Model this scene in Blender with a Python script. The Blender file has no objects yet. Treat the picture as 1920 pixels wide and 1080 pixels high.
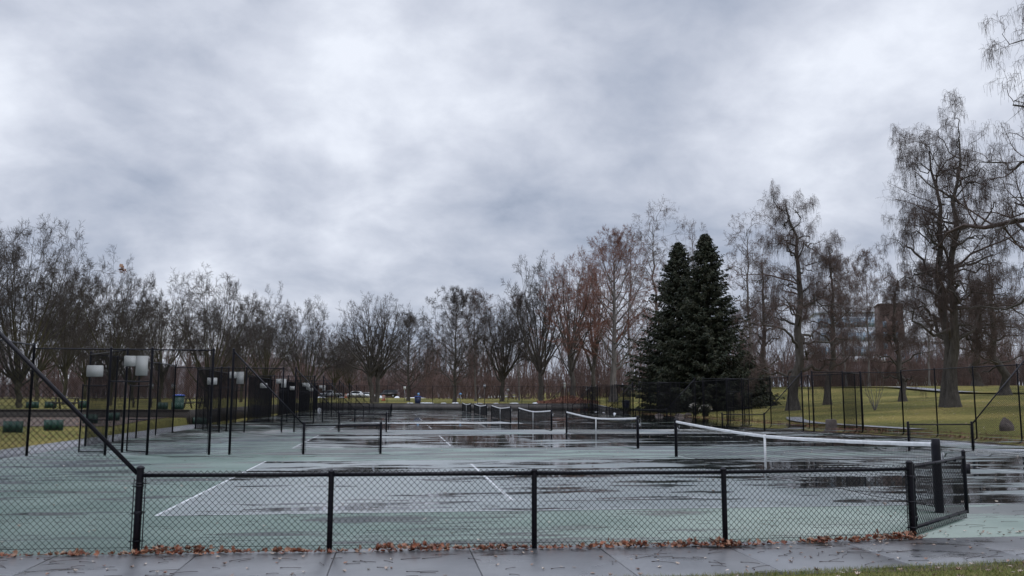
import bpy, math, random
import numpy as np
from mathutils import Vector, Matrix
R = math.radians
sc = bpy.context.scene
col = sc.collection

# ------------------------------------------------------------------ camera, sky, sun, exposure
CX, CY, EYE, YAW, PITCH, ROLL, FPX = -8.414, -19.142, 1.756, .1326, .126, .003, 1619.0
cam = bpy.data.cameras.new('camera'); cam.sensor_width = 36; cam.lens = 36*FPX/1920
cam.clip_start = .05; cam.clip_end = 4000
co = bpy.data.objects.new('camera', cam); col.objects.link(co)
co.matrix_world = (Matrix.Translation((CX, CY, EYE)) @ Matrix.Rotation(-YAW, 4, 'Z') @
                   Matrix.Rotation(math.pi/2+PITCH, 4, 'X') @ Matrix.Rotation(ROLL, 4, 'Z'))
sc.camera = co
sc.view_settings.view_transform = 'Standard'; sc.view_settings.look = 'None'
sc.view_settings.gamma = 1; sc.view_settings.exposure = 0.36
SUN_EL, SUN_AZ = R(58), R(150)
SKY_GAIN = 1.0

def build_world():
    w = bpy.data.worlds.new('World'); sc.world = w; w.use_nodes = True
    nt = w.node_tree; N = nt.nodes; L = nt.links; N.clear()
    out = N.new('ShaderNodeOutputWorld')
    def math_(op, a, b=None, c=None):
        n = N.new('ShaderNodeMath'); n.operation = op
        for i, v in enumerate((a, b, c)):
            if v is None: continue
            if isinstance(v, (int, float)): n.inputs[i].default_value = v
            else: L.new(v, n.inputs[i])
        return n.outputs[0]
    tc = N.new('ShaderNodeTexCoord'); sep = N.new('ShaderNodeSeparateXYZ'); L.new(tc.outputs['Generated'], sep.inputs[0])
    z = math_('MAXIMUM', sep.outputs[2], 0.0); den = math_('ADD', z, 0.42)
    px = math_('DIVIDE', sep.outputs[0], den); py = math_('DIVIDE', sep.outputs[1], den)
    cmb = N.new('ShaderNodeCombineXYZ'); L.new(px, cmb.inputs[0]); L.new(py, cmb.inputs[1])
    def noise(scale, detail, rough, off, dist=0.0):
        m = N.new('ShaderNodeMapping'); m.inputs['Location'].default_value = off; L.new(cmb.outputs[0], m.inputs[0])
        n = N.new('ShaderNodeTexNoise'); n.inputs['Scale'].default_value = scale; n.inputs['Detail'].default_value = detail
        n.inputs['Roughness'].default_value = rough; n.inputs['Distortion'].default_value = dist
        L.new(m.outputs[0], n.inputs['Vector']); return n.outputs['Fac']
    n1 = noise(2.1, 8, .50, (3.1, 4.7, 0), .3); n2 = noise(6.5, 9, .55, (7.3, 2.2, 1), .2)
    n3 = noise(.8, 3, .5, (1.3, 9.2, 2))
    f = math_('ADD', math_('MULTIPLY', n1, .88), math_('ADD', math_('MULTIPLY', n2, .46), math_('MULTIPLY', n3, .20)))
    f = math_('SUBTRACT', f, .215)
    # broad bright and dark banks of this sky, each in its own direction
    def bank(az_px, y_px, amp, width):
        a = (az_px-960)/FPX; b = (540-y_px)/FPX
        fw = math.cos(PITCH)-b*math.sin(PITCH); up = math.sin(PITCH)+b*math.cos(PITCH)
        d = Vector((a*math.cos(YAW)+fw*math.sin(YAW), -a*math.sin(YAW)+fw*math.cos(YAW), up)).normalized()
        dp = N.new('ShaderNodeVectorMath'); dp.operation = 'DOT_PRODUCT'
        nm = N.new('ShaderNodeVectorMath'); nm.operation = 'NORMALIZE'; L.new(tc.outputs['Generated'], nm.inputs[0])
        L.new(nm.outputs[0], dp.inputs[0]); dp.inputs[1].default_value = d
        e = math_('EXPONENT', math_('DIVIDE', math_('SUBTRACT', dp.outputs['Value'], 1.0), 2*width*width*.5))
        return math_('MULTIPLY', e, amp)
    for args in ((1640, 110, .20, .10), (1250, 130, .08, .16), (120, 60, .06, .16), (420, 230, .02, .15), (650, 390, .05, .12),
                 (1250, 270, -.13, .13), (1500, 330, -.05, .14), (380, 400, -.07, .09), (820, 510, -.06, .16), (900, 60, -.02, .12),
                 (560, 530, -.03, .12), (1050, 480, -.04, .14)):
        f = math_('ADD', f, bank(*args))
    ramp = N.new('ShaderNodeValToRGB'); L.new(f, ramp.inputs[0])
    cr = ramp.color_ramp
    cr.elements[0].position = .30; cr.elements[0].color = (.215, .26, .345, 1)
    cr.elements[1].position = .78; cr.elements[1].color = (.70, .735, .81, 1)
    e = cr.elements.new(.42); e.color = (.335, .375, .465, 1)
    e = cr.elements.new(.53); e.color = (.43, .465, .55, 1)
    e = cr.elements.new(.64); e.color = (.54, .573, .655, 1)
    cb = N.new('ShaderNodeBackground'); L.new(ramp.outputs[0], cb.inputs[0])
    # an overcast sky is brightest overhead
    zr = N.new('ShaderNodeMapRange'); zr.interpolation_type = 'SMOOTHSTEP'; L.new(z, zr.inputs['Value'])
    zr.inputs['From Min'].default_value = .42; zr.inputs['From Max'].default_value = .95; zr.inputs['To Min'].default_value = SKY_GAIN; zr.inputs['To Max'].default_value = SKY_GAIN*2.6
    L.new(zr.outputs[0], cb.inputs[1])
    sky = N.new('ShaderNodeTexSky'); sky.sky_type = 'NISHITA'; sky.sun_disc = False
    sky.sun_elevation = SUN_EL; sky.sun_rotation = SUN_AZ
    nb = N.new('ShaderNodeBackground'); L.new(sky.outputs[0], nb.inputs[0]); nb.inputs[1].default_value = .06
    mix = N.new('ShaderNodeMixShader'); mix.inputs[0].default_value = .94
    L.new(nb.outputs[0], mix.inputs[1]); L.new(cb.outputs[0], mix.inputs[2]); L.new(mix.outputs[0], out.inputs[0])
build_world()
sl = bpy.data.lights.new('sun', 'SUN'); sl.energy = .5; sl.angle = R(25); sl.color = (1, .96, .9)
so = bpy.data.objects.new('sun', sl); col.objects.link(so)
sd = Vector((math.sin(SUN_AZ)*math.cos(SUN_EL), math.cos(SUN_AZ)*math.cos(SUN_EL), math.sin(SUN_EL)))
so.rotation_euler = (-sd).to_track_quat('-Z', 'Y').to_euler()

# ------------------------------------------------------------------ helpers
def tag(o, label=None, cat=None, group=None, kind=None):
    if label: o['label'] = label
    if cat: o['category'] = cat
    if group: o['group'] = group
    if kind: o['kind'] = kind
    return o
def thing(name, label, cat, loc=(0, 0, 0), group=None, rz=0):
    o = bpy.data.objects.new(name, None); col.objects.link(o); o.location = loc; o.rotation_euler = (0, 0, rz)
    o.empty_display_size = .2
    return tag(o, label, cat, group)
def copy_tree(o, parent=None):
    c = o.copy(); col.objects.link(c); c.parent = parent
    for ch in o.children: copy_tree(ch, c)
    return c
class MB:
    """collects vertex and face arrays, links them as ONE mesh object"""
    def __init__(s): s.v = []; s.f = []; s.n = 0
    def add(s, v, *faces):
        v = np.asarray(v, float).reshape(-1, 3)
        for f in faces:
            f = np.asarray(f, int)
            if f.size: s.f.append(f + s.n)
        s.v.append(v); s.n += len(v); return s
    def mesh(s, name, off=(0, 0, 0), smooth=False):
        me = bpy.data.meshes.new(name)
        v = np.concatenate(s.v) - np.array(off, float)
        me.vertices.add(len(v)); me.vertices.foreach_set('co', v.astype(np.float32).ravel())
        lo = np.concatenate([f.ravel() for f in s.f]); tot = np.concatenate([np.full(len(f), f.shape[1]) for f in s.f])
        me.loops.add(len(lo)); me.loops.foreach_set('vertex_index', lo.astype(np.int32))
        st = np.concatenate([[0], np.cumsum(tot)[:-1]])
        me.polygons.add(len(tot)); me.polygons.foreach_set('loop_start', st.astype(np.int32))
        try: me.polygons.foreach_set('loop_total', tot.astype(np.int32))
        except Exception: pass
        if smooth: me.polygons.foreach_set('use_smooth', np.ones(len(tot), bool))
        me.update(calc_edges=True)
        return me
    def build(s, name, m, parent=None, off=(0, 0, 0), smooth=False):
        me = s.mesh(name, off, smooth); me.materials.append(m)
        o = bpy.data.objects.new(name, me); col.objects.link(o)
        if parent is not None: o.parent = parent
        return o
    def box(s, x0, x1, y0, y1, z0, z1):
        v = [(x, y, z) for z in (z0, z1) for y in (y0, y1) for x in (x0, x1)]
        return s.add(v, [(0, 2, 3, 1), (4, 5, 7, 6), (0, 1, 5, 4), (2, 6, 7, 3), (0, 4, 6, 2), (1, 3, 7, 5)])
    def prism(s, poly, axis, a0, a1):
        """extrude a 2-D outline along an axis"""
        n = len(poly)
        def P(q, a): return {'x': (a, q[0], q[1]), 'y': (q[0], a, q[1]), 'z': (q[0], q[1], a)}[axis]
        v = [P(q, a0) for q in poly]+[P(q, a1) for q in poly]
        s.add(v, [(i, (i+1) % n, n+(i+1) % n, n+i) for i in range(n)], [tuple(range(n))[::-1]], [tuple(range(n, 2*n))])
        return s
    def tubes(s, P, Rr, n=3, cap=False):
        """P (B,K,3) polylines, Rr (B,K) radii"""
        P = np.asarray(P, float); Rr = np.asarray(Rr, float)
        if P.ndim == 2: P = P[None]; Rr = np.broadcast_to(Rr, (1, P.shape[1]))
        B, K, _ = P.shape; Rr = np.broadcast_to(Rr, (B, K))
        T = np.empty_like(P); T[:, 1:-1] = P[:, 2:]-P[:, :-2]; T[:, 0] = P[:, 1]-P[:, 0]; T[:, -1] = P[:, -1]-P[:, -2]
        T /= np.linalg.norm(T, axis=2, keepdims=True)+1e-9
        m = T.mean(1); ref = np.where(np.abs(m[:, 2:3]) > .8*np.linalg.norm(m, axis=1, keepdims=True), [[1., .13, 0]], [[.11, 0, 1.]])
        U = np.cross(T, ref[:, None, :]); U /= np.linalg.norm(U, axis=2, keepdims=True)+1e-9
        W = np.cross(T, U)
        a = np.arange(n)*2*math.pi/n
        V = P[:, :, None, :]+Rr[:, :, None, None]*(np.cos(a)[None, None, :, None]*U[:, :, None, :]+np.sin(a)[None, None, :, None]*W[:, :, None, :])
        idx = np.arange(B*K*n).reshape(B, K, n); nx = np.roll(idx, -1, axis=2)
        F = np.stack([idx[:, :-1], nx[:, :-1], nx[:, 1:], idx[:, 1:]], -1).reshape(-1, 4)
        fs = [F]
        if cap: fs += [idx[:, 0, ::-1].reshape(B, n), idx[:, -1].reshape(B, n)]
        s.add(V, *fs); return s
    def bar(s, a, b, r, n=8): return s.tubes(np.array([[a, b]], float), np.array([[r, r]]), n, True)
    def post(s, x, y, h, r, z0=-.05, n=14):
        zs = [z0, h, h+.004, h+.004, h+.018, h+.034, h+.042]; rs = [r, r, r*1.0, r*1.18, r*1.14, r*.7, r*.05]
        return s.tubes([[(x, y, z) for z in zs]], [rs], n, True)
    def lathe(s, x, y, zs, rs, n=20): return s.tubes([[(x, y, z) for z in zs]], [rs], n, True)

def nodes(name):
    m = bpy.data.materials.new(name); m.use_nodes = True
    nt = m.node_tree; return m, nt, nt.nodes, nt.links, nt.nodes['Principled BSDF']
def mat(name, c1, c2=None, rough=.6, scale=4.0, bump=0.0, bscale=None, metal=0, detail=6, stretch=None, island=None, spec=.5):
    m, nt, N, L, P = nodes(name)
    P.inputs['Roughness'].default_value = rough; P.inputs['Metallic'].default_value = metal
    P.inputs['Specular IOR Level'].default_value = spec
    tc = N.new('ShaderNodeTexCoord'); mp = N.new('ShaderNodeMapping'); L.new(tc.outputs['Object'], mp.inputs[0])
    if stretch: mp.inputs['Scale'].default_value = stretch
    c2 = c2 or tuple(x*.8 for x in c1)
    n = N.new('ShaderNodeTexNoise'); n.inputs['Scale'].default_value = scale; n.inputs['Detail'].default_value = detail
    n.inputs['Roughness'].default_value = .6; L.new(mp.outputs[0], n.inputs['Vector'])
    r = N.new('ShaderNodeValToRGB'); r.color_ramp.elements[0].position = .32; r.color_ramp.elements[1].position = .68
    r.color_ramp.elements[0].color = (*c1, 1); r.color_ramp.elements[1].color = (*c2, 1)
    if island:
        g = N.new('ShaderNodeNewGeometry'); L.new(g.outputs['Random Per Island'], r.inputs[0])
        cr = r.color_ramp
        cr.elements[0].position = 0; cr.elements[1].position = 1
        for i, c in enumerate(island): e = cr.elements.new((i+1)/(len(island)+1)); e.color = (*c, 1)
    else: L.new(n.outputs['Fac'], r.inputs[0])
    L.new(r.outputs[0], P.inputs['Base Color'])
    if bump:
        n2 = N.new('ShaderNodeTexNoise'); n2.inputs['Scale'].default_value = bscale or scale*6; n2.inputs['Detail'].default_value = 6
        L.new(mp.outputs[0], n2.inputs['Vector'])
        b = N.new('ShaderNodeBump'); b.inputs['Strength'].default_value = bump; b.inputs['Distance'].default_value = .02
        L.new(n2.outputs['Fac'], b.inputs['Height']); L.new(b.outputs[0], P.inputs['Normal'])
    return m

def wet_mat(name, c1, c2, dry_rough, wet_rough, pud_lo, pud_hi, pscale=(.15, .36), grain=60, seed=0.0, damp=.16, bumpy=.25):
    """a worn outdoor surface after rain: matt damp film with mirror-flat puddles lying in it"""
    m, nt, N, L, P = nodes(name)
    g = N.new('ShaderNodeNewGeometry')
    mp = N.new('ShaderNodeMapping'); mp.inputs['Scale'].default_value = (pscale[0], pscale[1], 1); mp.inputs['Location'].default_value = (seed, seed*.7, 0)
    L.new(g.outputs['Position'], mp.inputs[0])
    pn = N.new('ShaderNodeTexNoise'); pn.inputs['Scale'].default_value = 1.0; pn.inputs['Detail'].default_value = 9; pn.inputs['Roughness'].default_value = .64
    pn.inputs['Distortion'].default_value = .5; L.new(mp.outputs[0], pn.inputs['Vector'])
    pr = N.new('ShaderNodeMapRange'); pr.interpolation_type = 'SMOOTHSTEP'
    pr.inputs['From Min'].default_value = pud_lo; pr.inputs['From Max'].default_value = pud_hi
    sy = N.new('ShaderNodeSeparateXYZ'); L.new(g.outputs['Position'], sy.inputs[0])
    yr = N.new('ShaderNodeMapRange'); yr.inputs['From Min'].default_value = -8; yr.inputs['From Max'].default_value = 25; yr.inputs['To Min'].default_value = -.055; yr.inputs['To Max'].default_value = .042
    L.new(sy.outputs[1], yr.inputs['Value'])
    pm = N.new('ShaderNodeMapping'); pm.inputs['Scale'].default_value = (pscale[0]*1.9, pscale[1]*3.1, 1); pm.inputs['Location'].default_value = (seed+5, 3, 0); L.new(g.outputs['Position'], pm.inputs[0])
    p2 = N.new('ShaderNodeTexNoise'); p2.inputs['Scale'].default_value = 1.0; p2.inputs['Detail'].default_value = 6; p2.inputs['Roughness'].default_value = .6; L.new(pm.outputs[0], p2.inputs['Vector'])
    pmx = N.new('ShaderNodeMix'); pmx.data_type = 'FLOAT'; pmx.inputs[0].default_value = .58; L.new(pn.outputs['Fac'], pmx.inputs[2]); L.new(p2.outputs['Fac'], pmx.inputs[3])
    ya = N.new('ShaderNodeMath'); ya.operation = 'ADD'; L.new(pmx.outputs[0], ya.inputs[0]); L.new(yr.outputs[0], ya.inputs[1])
    xr = N.new('ShaderNodeMapRange'); xr.inputs['From Min'].default_value = -12; xr.inputs['From Max'].default_value = 8; xr.inputs['To Min'].default_value = -.012; xr.inputs['To Max'].default_value = .040
    L.new(sy.outputs[0], xr.inputs['Value'])
    yb = N.new('ShaderNodeMath'); yb.operation = 'ADD'; L.new(ya.outputs[0], yb.inputs[0]); L.new(xr.outputs[0], yb.inputs[1])
    L.new(yb.outputs[0], pr.inputs['Value'])
    cn = N.new('ShaderNodeTexNoise'); cn.inputs['Scale'].default_value = .8; cn.inputs['Detail'].default_value = 8; L.new(g.outputs['Position'], cn.inputs['Vector'])
    cr = N.new('ShaderNodeValToRGB'); cr.color_ramp.elements[0].position = .35; cr.color_ramp.elements[1].position = .65
    cr.color_ramp.elements[0].color = (*c1, 1); cr.color_ramp.elements[1].color = (*c2, 1); L.new(cn.outputs['Fac'], cr.inputs[0])
    mx = N.new('ShaderNodeMix'); mx.data_type = 'RGBA'; L.new(pr.outputs[0], mx.inputs[0]); L.new(cr.outputs[0], mx.inputs[6])
    mx.inputs[7].default_value = (*[x*damp for x in c1], 1); L.new(mx.outputs[2], P.inputs['Base Color'])
    rn = N.new('ShaderNodeTexNoise'); rn.inputs['Scale'].default_value = 2.2; rn.inputs['Detail'].default_value = 6; L.new(g.outputs['Position'], rn.inputs['Vector'])
    r1 = N.new('ShaderNodeMapRange'); r1.inputs['To Min'].default_value = dry_rough-.06; r1.inputs['To Max'].default_value = dry_rough+.06; L.new(rn.outputs['Fac'], r1.inputs['Value'])
    r2 = N.new('ShaderNodeMix'); r2.data_type = 'FLOAT'; L.new(pr.outputs[0], r2.inputs[0]); L.new(r1.outputs[0], r2.inputs[2]); r2.inputs[3].default_value = wet_rough
    L.new(r2.outputs[0], P.inputs['Roughness'])
    P.inputs['IOR'].default_value = 1.6
    P.inputs['Coat Weight'].default_value = 1.0; P.inputs['Coat IOR'].default_value = 1.5; L.new(r2.outputs[0], P.inputs['Coat Roughness'])
    bn = N.new('ShaderNodeTexNoise'); bn.inputs['Scale'].default_value = grain; bn.inputs['Detail'].default_value = 4; L.new(g.outputs['Position'], bn.inputs['Vector'])
    inv = N.new('ShaderNodeMath'); inv.operation = 'MULTIPLY_ADD'; L.new(pr.outputs[0], inv.inputs[0]); inv.inputs[1].default_value = -bumpy; inv.inputs[2].default_value = bumpy+.004
    b = N.new('ShaderNodeBump'); b.inputs['Distance'].default_value = .004; L.new(inv.outputs[0], b.inputs['Strength'])
    L.new(bn.outputs['Fac'], b.inputs['Height']); L.new(b.outputs[0], P.inputs['Normal'])
    return m

M = {}
M['vinyl'] = mat('black_vinyl', (.007, .007, .011), (.012, .011, .017), rough=.42, scale=9, bump=.05, spec=.22)
M['wire'] = mat('black_coated_wire', (.004, .004, .006), (.008, .008, .010), rough=.6, scale=20, spec=.15)
M['netcord'] = mat('black_net_cord', (.012, .012, .014), (.02, .02, .022), rough=.9, scale=20)
M['canvas'] = mat('white_canvas', (.80, .81, .82), (.62, .63, .64), rough=.8, scale=7, bump=.1)
M['line'] = wet_mat('white_court_paint', (.48, .50, .52), (.68, .70, .72), .42, .06, .50, .58, damp=.5)
M['green'] = wet_mat('green_court_coating', (.056, .112, .084), (.118, .182, .148), .38, .03, .462, .530)
M['play'] = wet_mat('grey_blue_court_coating', (.108, .146, .142), (.170, .205, .205), .38, .03, .462, .530)
M['walk'] = wet_mat('wet_concrete', (.052, .054, .060), (.125, .128, .136), .38, .10, .46, .62, pscale=(.6, .9), grain=90, seed=4, damp=.6, bumpy=.4)
M['path'] = mat('pale_damp_concrete', (.20, .205, .22), (.28, .285, .30), rough=.45, scale=1.5, bump=.2, bscale=40)
M['asphalt'] = mat('wet_asphalt', (.10, .105, .12), (.16, .165, .18), rough=.3, scale=.3)
M['wallc'] = mat('grey_weathered_concrete', (.13, .12, .115), (.075, .07, .07), rough=.75, scale=1.2, bump=.2, stretch=(1, 1, .4))
M['wood'] = mat('dark_wet_wood', (.035, .028, .024), (.06, .05, .042), rough=.6, scale=5, stretch=(1, 8, 8))
M['soil'] = mat('wood_chip_soil', (.075, .05, .038), (.13, .095, .075), rough=.9, scale=3, bump=.6, bscale=20)
M['bark'] = mat('grey_brown_bark', (.045, .038, .032), (.10, .088, .076), rough=.9, scale=2.2, bump=.9, bscale=6, stretch=(2, 2, .5))
M['bark_moss'] = mat('mossy_dark_bark', (.034, .029, .023), (.078, .070, .034), rough=.9, scale=1.2, bump=.9, bscale=6, stretch=(2, 2, .5))
M['bark_pale'] = mat('pale_grey_bark', (.10, .092, .088), (.21, .19, .18), rough=.9, scale=2, bump=.9, bscale=6, stretch=(2, 2, .5))
M['twig'] = mat('dark_twigs', (.038, .030, .026), (.066, .053, .046), rough=.85, scale=1.5)
M['twig_red'] = mat('rust_budding_twigs', (.14, .062, .046), (.22, .105, .075), rough=.85, scale=.5)
M['twig_brown'] = mat('brown_twigs', (.085, .056, .047), (.14, .092, .078), rough=.85, scale=.8)
M['pod'] = mat('hanging_pods', (.055, .038, .032), (.095, .066, .056), rough=.8, scale=1.5)
M['wood_far'] = mat('far_branches', (.09, .06, .055), (.15, .10, .09), rough=.9, scale=.05, island=[(.125, .078, .070), (.16, .095, .080), (.085, .066, .064)])
M['spruce'] = mat('spruce_needles', (.010, .020, .012), (.022, .038, .018), rough=.8, scale=.9, island=[(.011, .015, .005), (.030, .034, .011), (.016, .021, .007), (.038, .034, .016), (.012, .017, .006)])
M['grass'] = None
M['leaf'] = mat('brown_fallen_leaves', (.16, .055, .03), (.30, .17, .11), rough=.55, scale=3, island=[(.17, .05, .028), (.27, .085, .035), (.12, .05, .035), (.38, .24, .16), (.22, .065, .03), (.30, .13, .07)])
M['leaf_pale'] = mat('pale_fallen_leaves', (.30, .22, .17), (.48, .42, .36), rough=.5, scale=3, island=[(.20, .09, .05), (.42, .34, .28), (.14, .07, .05), (.5, .43, .36)])
M['leaf_red'] = mat('rust_leaf_heap', (.16, .06, .04), (.28, .13, .09), rough=.7, scale=3, island=[(.22, .09, .06), (.13, .06, .045), (.30, .15, .10)])
M['stem'] = mat('dark_leaf_stems', (.02, .012, .012), (.05, .03, .025), rough=.5, scale=8)
M['snow'] = mat('old_snow', (.75, .78, .82), (.62, .66, .72), rough=.6, scale=3, bump=.3)
M['sign'] = mat('white_sign_enamel', (.66, .67, .66), (.55, .57, .57), rough=.4, scale=6)
M['signink'] = mat('grey_sign_print', (.16, .18, .20), (.22, .24, .26), rough=.5, scale=6)
M['greenp'] = mat('dark_green_plastic', (.008, .040, .027), (.014, .060, .042), rough=.45, scale=4)
M['bluep'] = mat('blue_plastic', (.02, .06, .30), (.03, .09, .40), rough=.4, scale=4)
M['bluesign'] = mat('light_blue_sign', (.16, .34, .62), (.2, .42, .7), rough=.4, scale=4)
M['navyp'] = mat('navy_plastic', (.012, .02, .06), (.02, .03, .09), rough=.4, scale=4)
M['orange'] = mat('orange_drum_plastic', (.40, .09, .02), (.28, .05, .02), rough=.5, scale=4)
M['steel'] = mat('grey_galvanised_steel', (.28, .29, .31), (.40, .41, .43), rough=.45, metal=.6, scale=6)
M['carwhite'] = mat('white_car_paint', (.72, .74, .76), (.66, .68, .70), rough=.2, scale=1)
M['carsilver'] = mat('silver_car_paint', (.48, .50, .53), (.42, .44, .47), rough=.22, scale=1)
M['carblack'] = mat('black_car_paint', (.008, .008, .010), (.012, .012, .014), rough=.2, scale=1)
M['glass'] = mat('dark_car_glass', (.012, .015, .018), (.02, .024, .028), rough=.06, scale=1)
M['tyre'] = mat('tyre_rubber', (.012, .012, .012), (.02, .02, .02), rough=.8, scale=10)
M['red'] = mat('red_lens', (.45, .02, .02), (.35, .015, .015), rough=.2, scale=4)
M['bglass'] = mat('blue_window_glass', (.14, .22, .30), (.28, .38, .48), rough=.1, scale=.25, detail=2)
M['bwhite'] = mat('white_wall_panels', (.62, .66, .72), (.52, .57, .64), rough=.5, scale=.3)
M['brick'] = mat('brown_brick', (.085, .058, .050), (.12, .08, .068), rough=.85, scale=1.5)
M['stone'] = mat('dark_rough_stone', (.07, .055, .05), (.13, .105, .095), rough=.85, scale=3, bump=.8, bscale=9)
M['flower'] = mat('dry_white_blooms', (.45, .42, .38), (.6, .57, .52), rough=.8, scale=8)
M['hill'] = mat('wooded_hillside', (.050, .040, .042), (.105, .082, .078), rough=1, scale=.06, bump=1, bscale=.3)

def grass_mat():
    m, nt, N, L, P = nodes('winter_grass')
    g = N.new('ShaderNodeNewGeometry')
    def ns(sc_, d, stretch=None):
        n = N.new('ShaderNodeTexNoise'); n.inputs['Scale'].default_value = sc_; n.inputs['Detail'].default_value = d
        if stretch:
            mp = N.new('ShaderNodeMapping'); mp.inputs['Scale'].default_value = stretch; L.new(g.outputs['Position'], mp.inputs[0]); L.new(mp.outputs[0], n.inputs['Vector'])
        else: L.new(g.outputs['Position'], n.inputs['Vector'])
        return n.outputs['Fac']
    r = N.new('ShaderNodeValToRGB'); cr = r.color_ramp
    cr.elements[0].position = .30; cr.elements[0].color = (.095, .098, .034, 1)
    cr.elements[1].position = .72; cr.elements[1].color = (.33, .265, .095, 1)
    e = cr.elements.new(.5); e.color = (.175, .165, .050, 1)
    L.new(ns(.12, 9), r.inputs[0])
    r2 = N.new('ShaderNodeValToRGB'); r2.color_ramp.elements[0].position = .35; r2.color_ramp.elements[0].color = (.62, .62, .62, 1)
    r2.color_ramp.elements[1].position = .7; r2.color_ramp.elements[1].color = (1.25, 1.22, 1.1, 1); L.new(ns(5.0, 8), r2.inputs[0])
    mx = N.new('ShaderNodeMix'); mx.data_type = 'RGBA'; mx.blend_type = 'MULTIPLY'; mx.inputs[0].default_value = 1
    L.new(r.outputs[0], mx.inputs[6]); L.new(r2.outputs[0], mx.inputs[7]); L.new(mx.outputs[2], P.inputs['Base Color'])
    P.inputs['Roughness'].default_value = .95; P.inputs['Specular IOR Level'].default_value = .15
    b = N.new('ShaderNodeBump'); b.inputs['Strength'].default_value = .8; b.inputs['Distance'].default_value = .05
    L.new(ns(22, 6), b.inputs['Height']); L.new(b.outputs[0], P.inputs['Normal'])
    return m
M['grass'] = grass_mat()

# ------------------------------------------------------------------ ground
PER = 16.974; HALF = PER/2
DIV = [HALF+PER*i for i in range(6)]         # cross fences between the courts
WALL_Y = 104.6
def sstep(a, b, x):
    t = np.clip((x-a)/(b-a), 0, 1); return t*t*(3-2*t)
def height(x, y):
    x = np.asarray(x, float); y = np.asarray(y, float)
    far = .85*sstep(80, 104.5, y)*(x > 19.6) + .85*(y > WALL_Y+.2)*(x <= 19.6)*(x > -21.4) + .009*np.clip(y-104, 0, 75)
    right = .064*np.clip(x-20.2, 0, 16)+.052*np.clip(x-36.2, 0, 34)+.01*np.clip(x-70, 0, 400)
    right = right*(1-.75*sstep(60, 120, y)*(1-sstep(24, 60, x)))
    left = np.where(x < -21.4, np.where(y > 38.4, .85, .42*sstep(14, 38, y)), 0)
    left = left*(y > 0)
    far = np.where(x <= -21.4, .009*np.clip(y-104, 0, 75), far)
    inside = (x > -21.4) & (x < 19.45) & (y > -11) & (y < WALL_Y+.2)
    base = np.where(inside, -.08, 0)
    return base+far+right+left+.0
def at(px, depth):
    a = (px-960)/FPX*math.cos(PITCH)
    return (CX+depth*(a*math.cos(YAW)+math.sin(YAW)), CY+depth*(math.cos(YAW)-a*math.sin(YAW)))
def gz(x, y): return float(height(x, y))
def top_z(v, depth): return EYE+depth*math.tan(math.atan((540-v)/FPX)+PITCH)

def axis(parts):
    out = []
    for a, b, s in parts: out += list(np.arange(a, b, s))
    return np.array(sorted(set(np.round(out, 3))))
gx = axis([(-900, -200, 60), (-200, -60, 10), (-60, -22, 1.5), (-22, -21.5, .5), (-21.5, -21.3, .1), (-21.3, 19.4, 2.0), (19.4, 19.6, .1), (19.6, 80, 1.2), (80, 200, 8), (200, 1000, 60)])
gy = axis([(-120, -20, 10), (-20, 38, 1.5), (38, 39, .2), (39, 104, 1.5), (104, 105, .2), (105, 160, 2.5), (160, 320, 8), (320, 1300, 70)])
XX, YY = np.meshgrid(gx, gy); ZZ = height(XX, YY)
nx_, ny_ = len(gx), len(gy)
idx = np.arange(nx_*ny_).reshape(ny_, nx_)
F = np.stack([idx[:-1, :-1], idx[:-1, 1:], idx[1:, 1:], idx[1:, :-1]], -1).reshape(-1, 4)
b = MB(); b.add(np.stack([XX, YY, ZZ], -1).reshape(-1, 3), F)
tag(b.build('grass_ground', M['grass'], smooth=False), kind='structure')

# court slab, play areas, lines
def sheet(name, rects, z, m, sub=None):
    b = MB()
    for x0, x1, y0, y1 in rects: b.add([(x0, y0, z), (x1, y0, z), (x1, y1, z), (x0, y1, z)], [(0, 1, 2, 3)])
    return tag(b.build(name, m), kind='structure')
b = MB(); b.box(-19.35, 19.4, -8.66, WALL_Y, -.2, 0.0)
tag(b.build('court_surface', M['green']), kind='structure')
sheet('playing_area', [(-11.885, 11.885, i*PER-5.485, i*PER+5.485) for i in range(6)], .004, M['play'])
rects = []
for i in range(6):
    c = i*PER; w = .05; h = .022
    rects += [(-11.885-h, 11.885+h, c-5.485-h, c-5.485+h), (-11.885-h, 11.885+h, c+5.485-h, c+5.485+h),
              (-11.885+h, 11.885-h, c-4.115-h, c-4.115+h), (-11.885+h, 11.885-h, c+4.115-h, c+4.115+h)]
    for s in (-1, 1):
        rects.append((s*11.885-.028, s*11.885+.028, c-5.46, c-4.14)); rects.append((s*11.885-.028, s*11.885+.028, c-4.09, c+4.09)); rects.append((s*11.885-.028, s*11.885+.028, c+4.14, c+5.46))
        rects.append((s*6.4-.03, s*6.4+.03, c-4.09, c+4.09))
    rects.append((-6.37, 6.37, c-.025, c+.025))
sheet('court_lines', rects, .008, M['line'])

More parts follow.
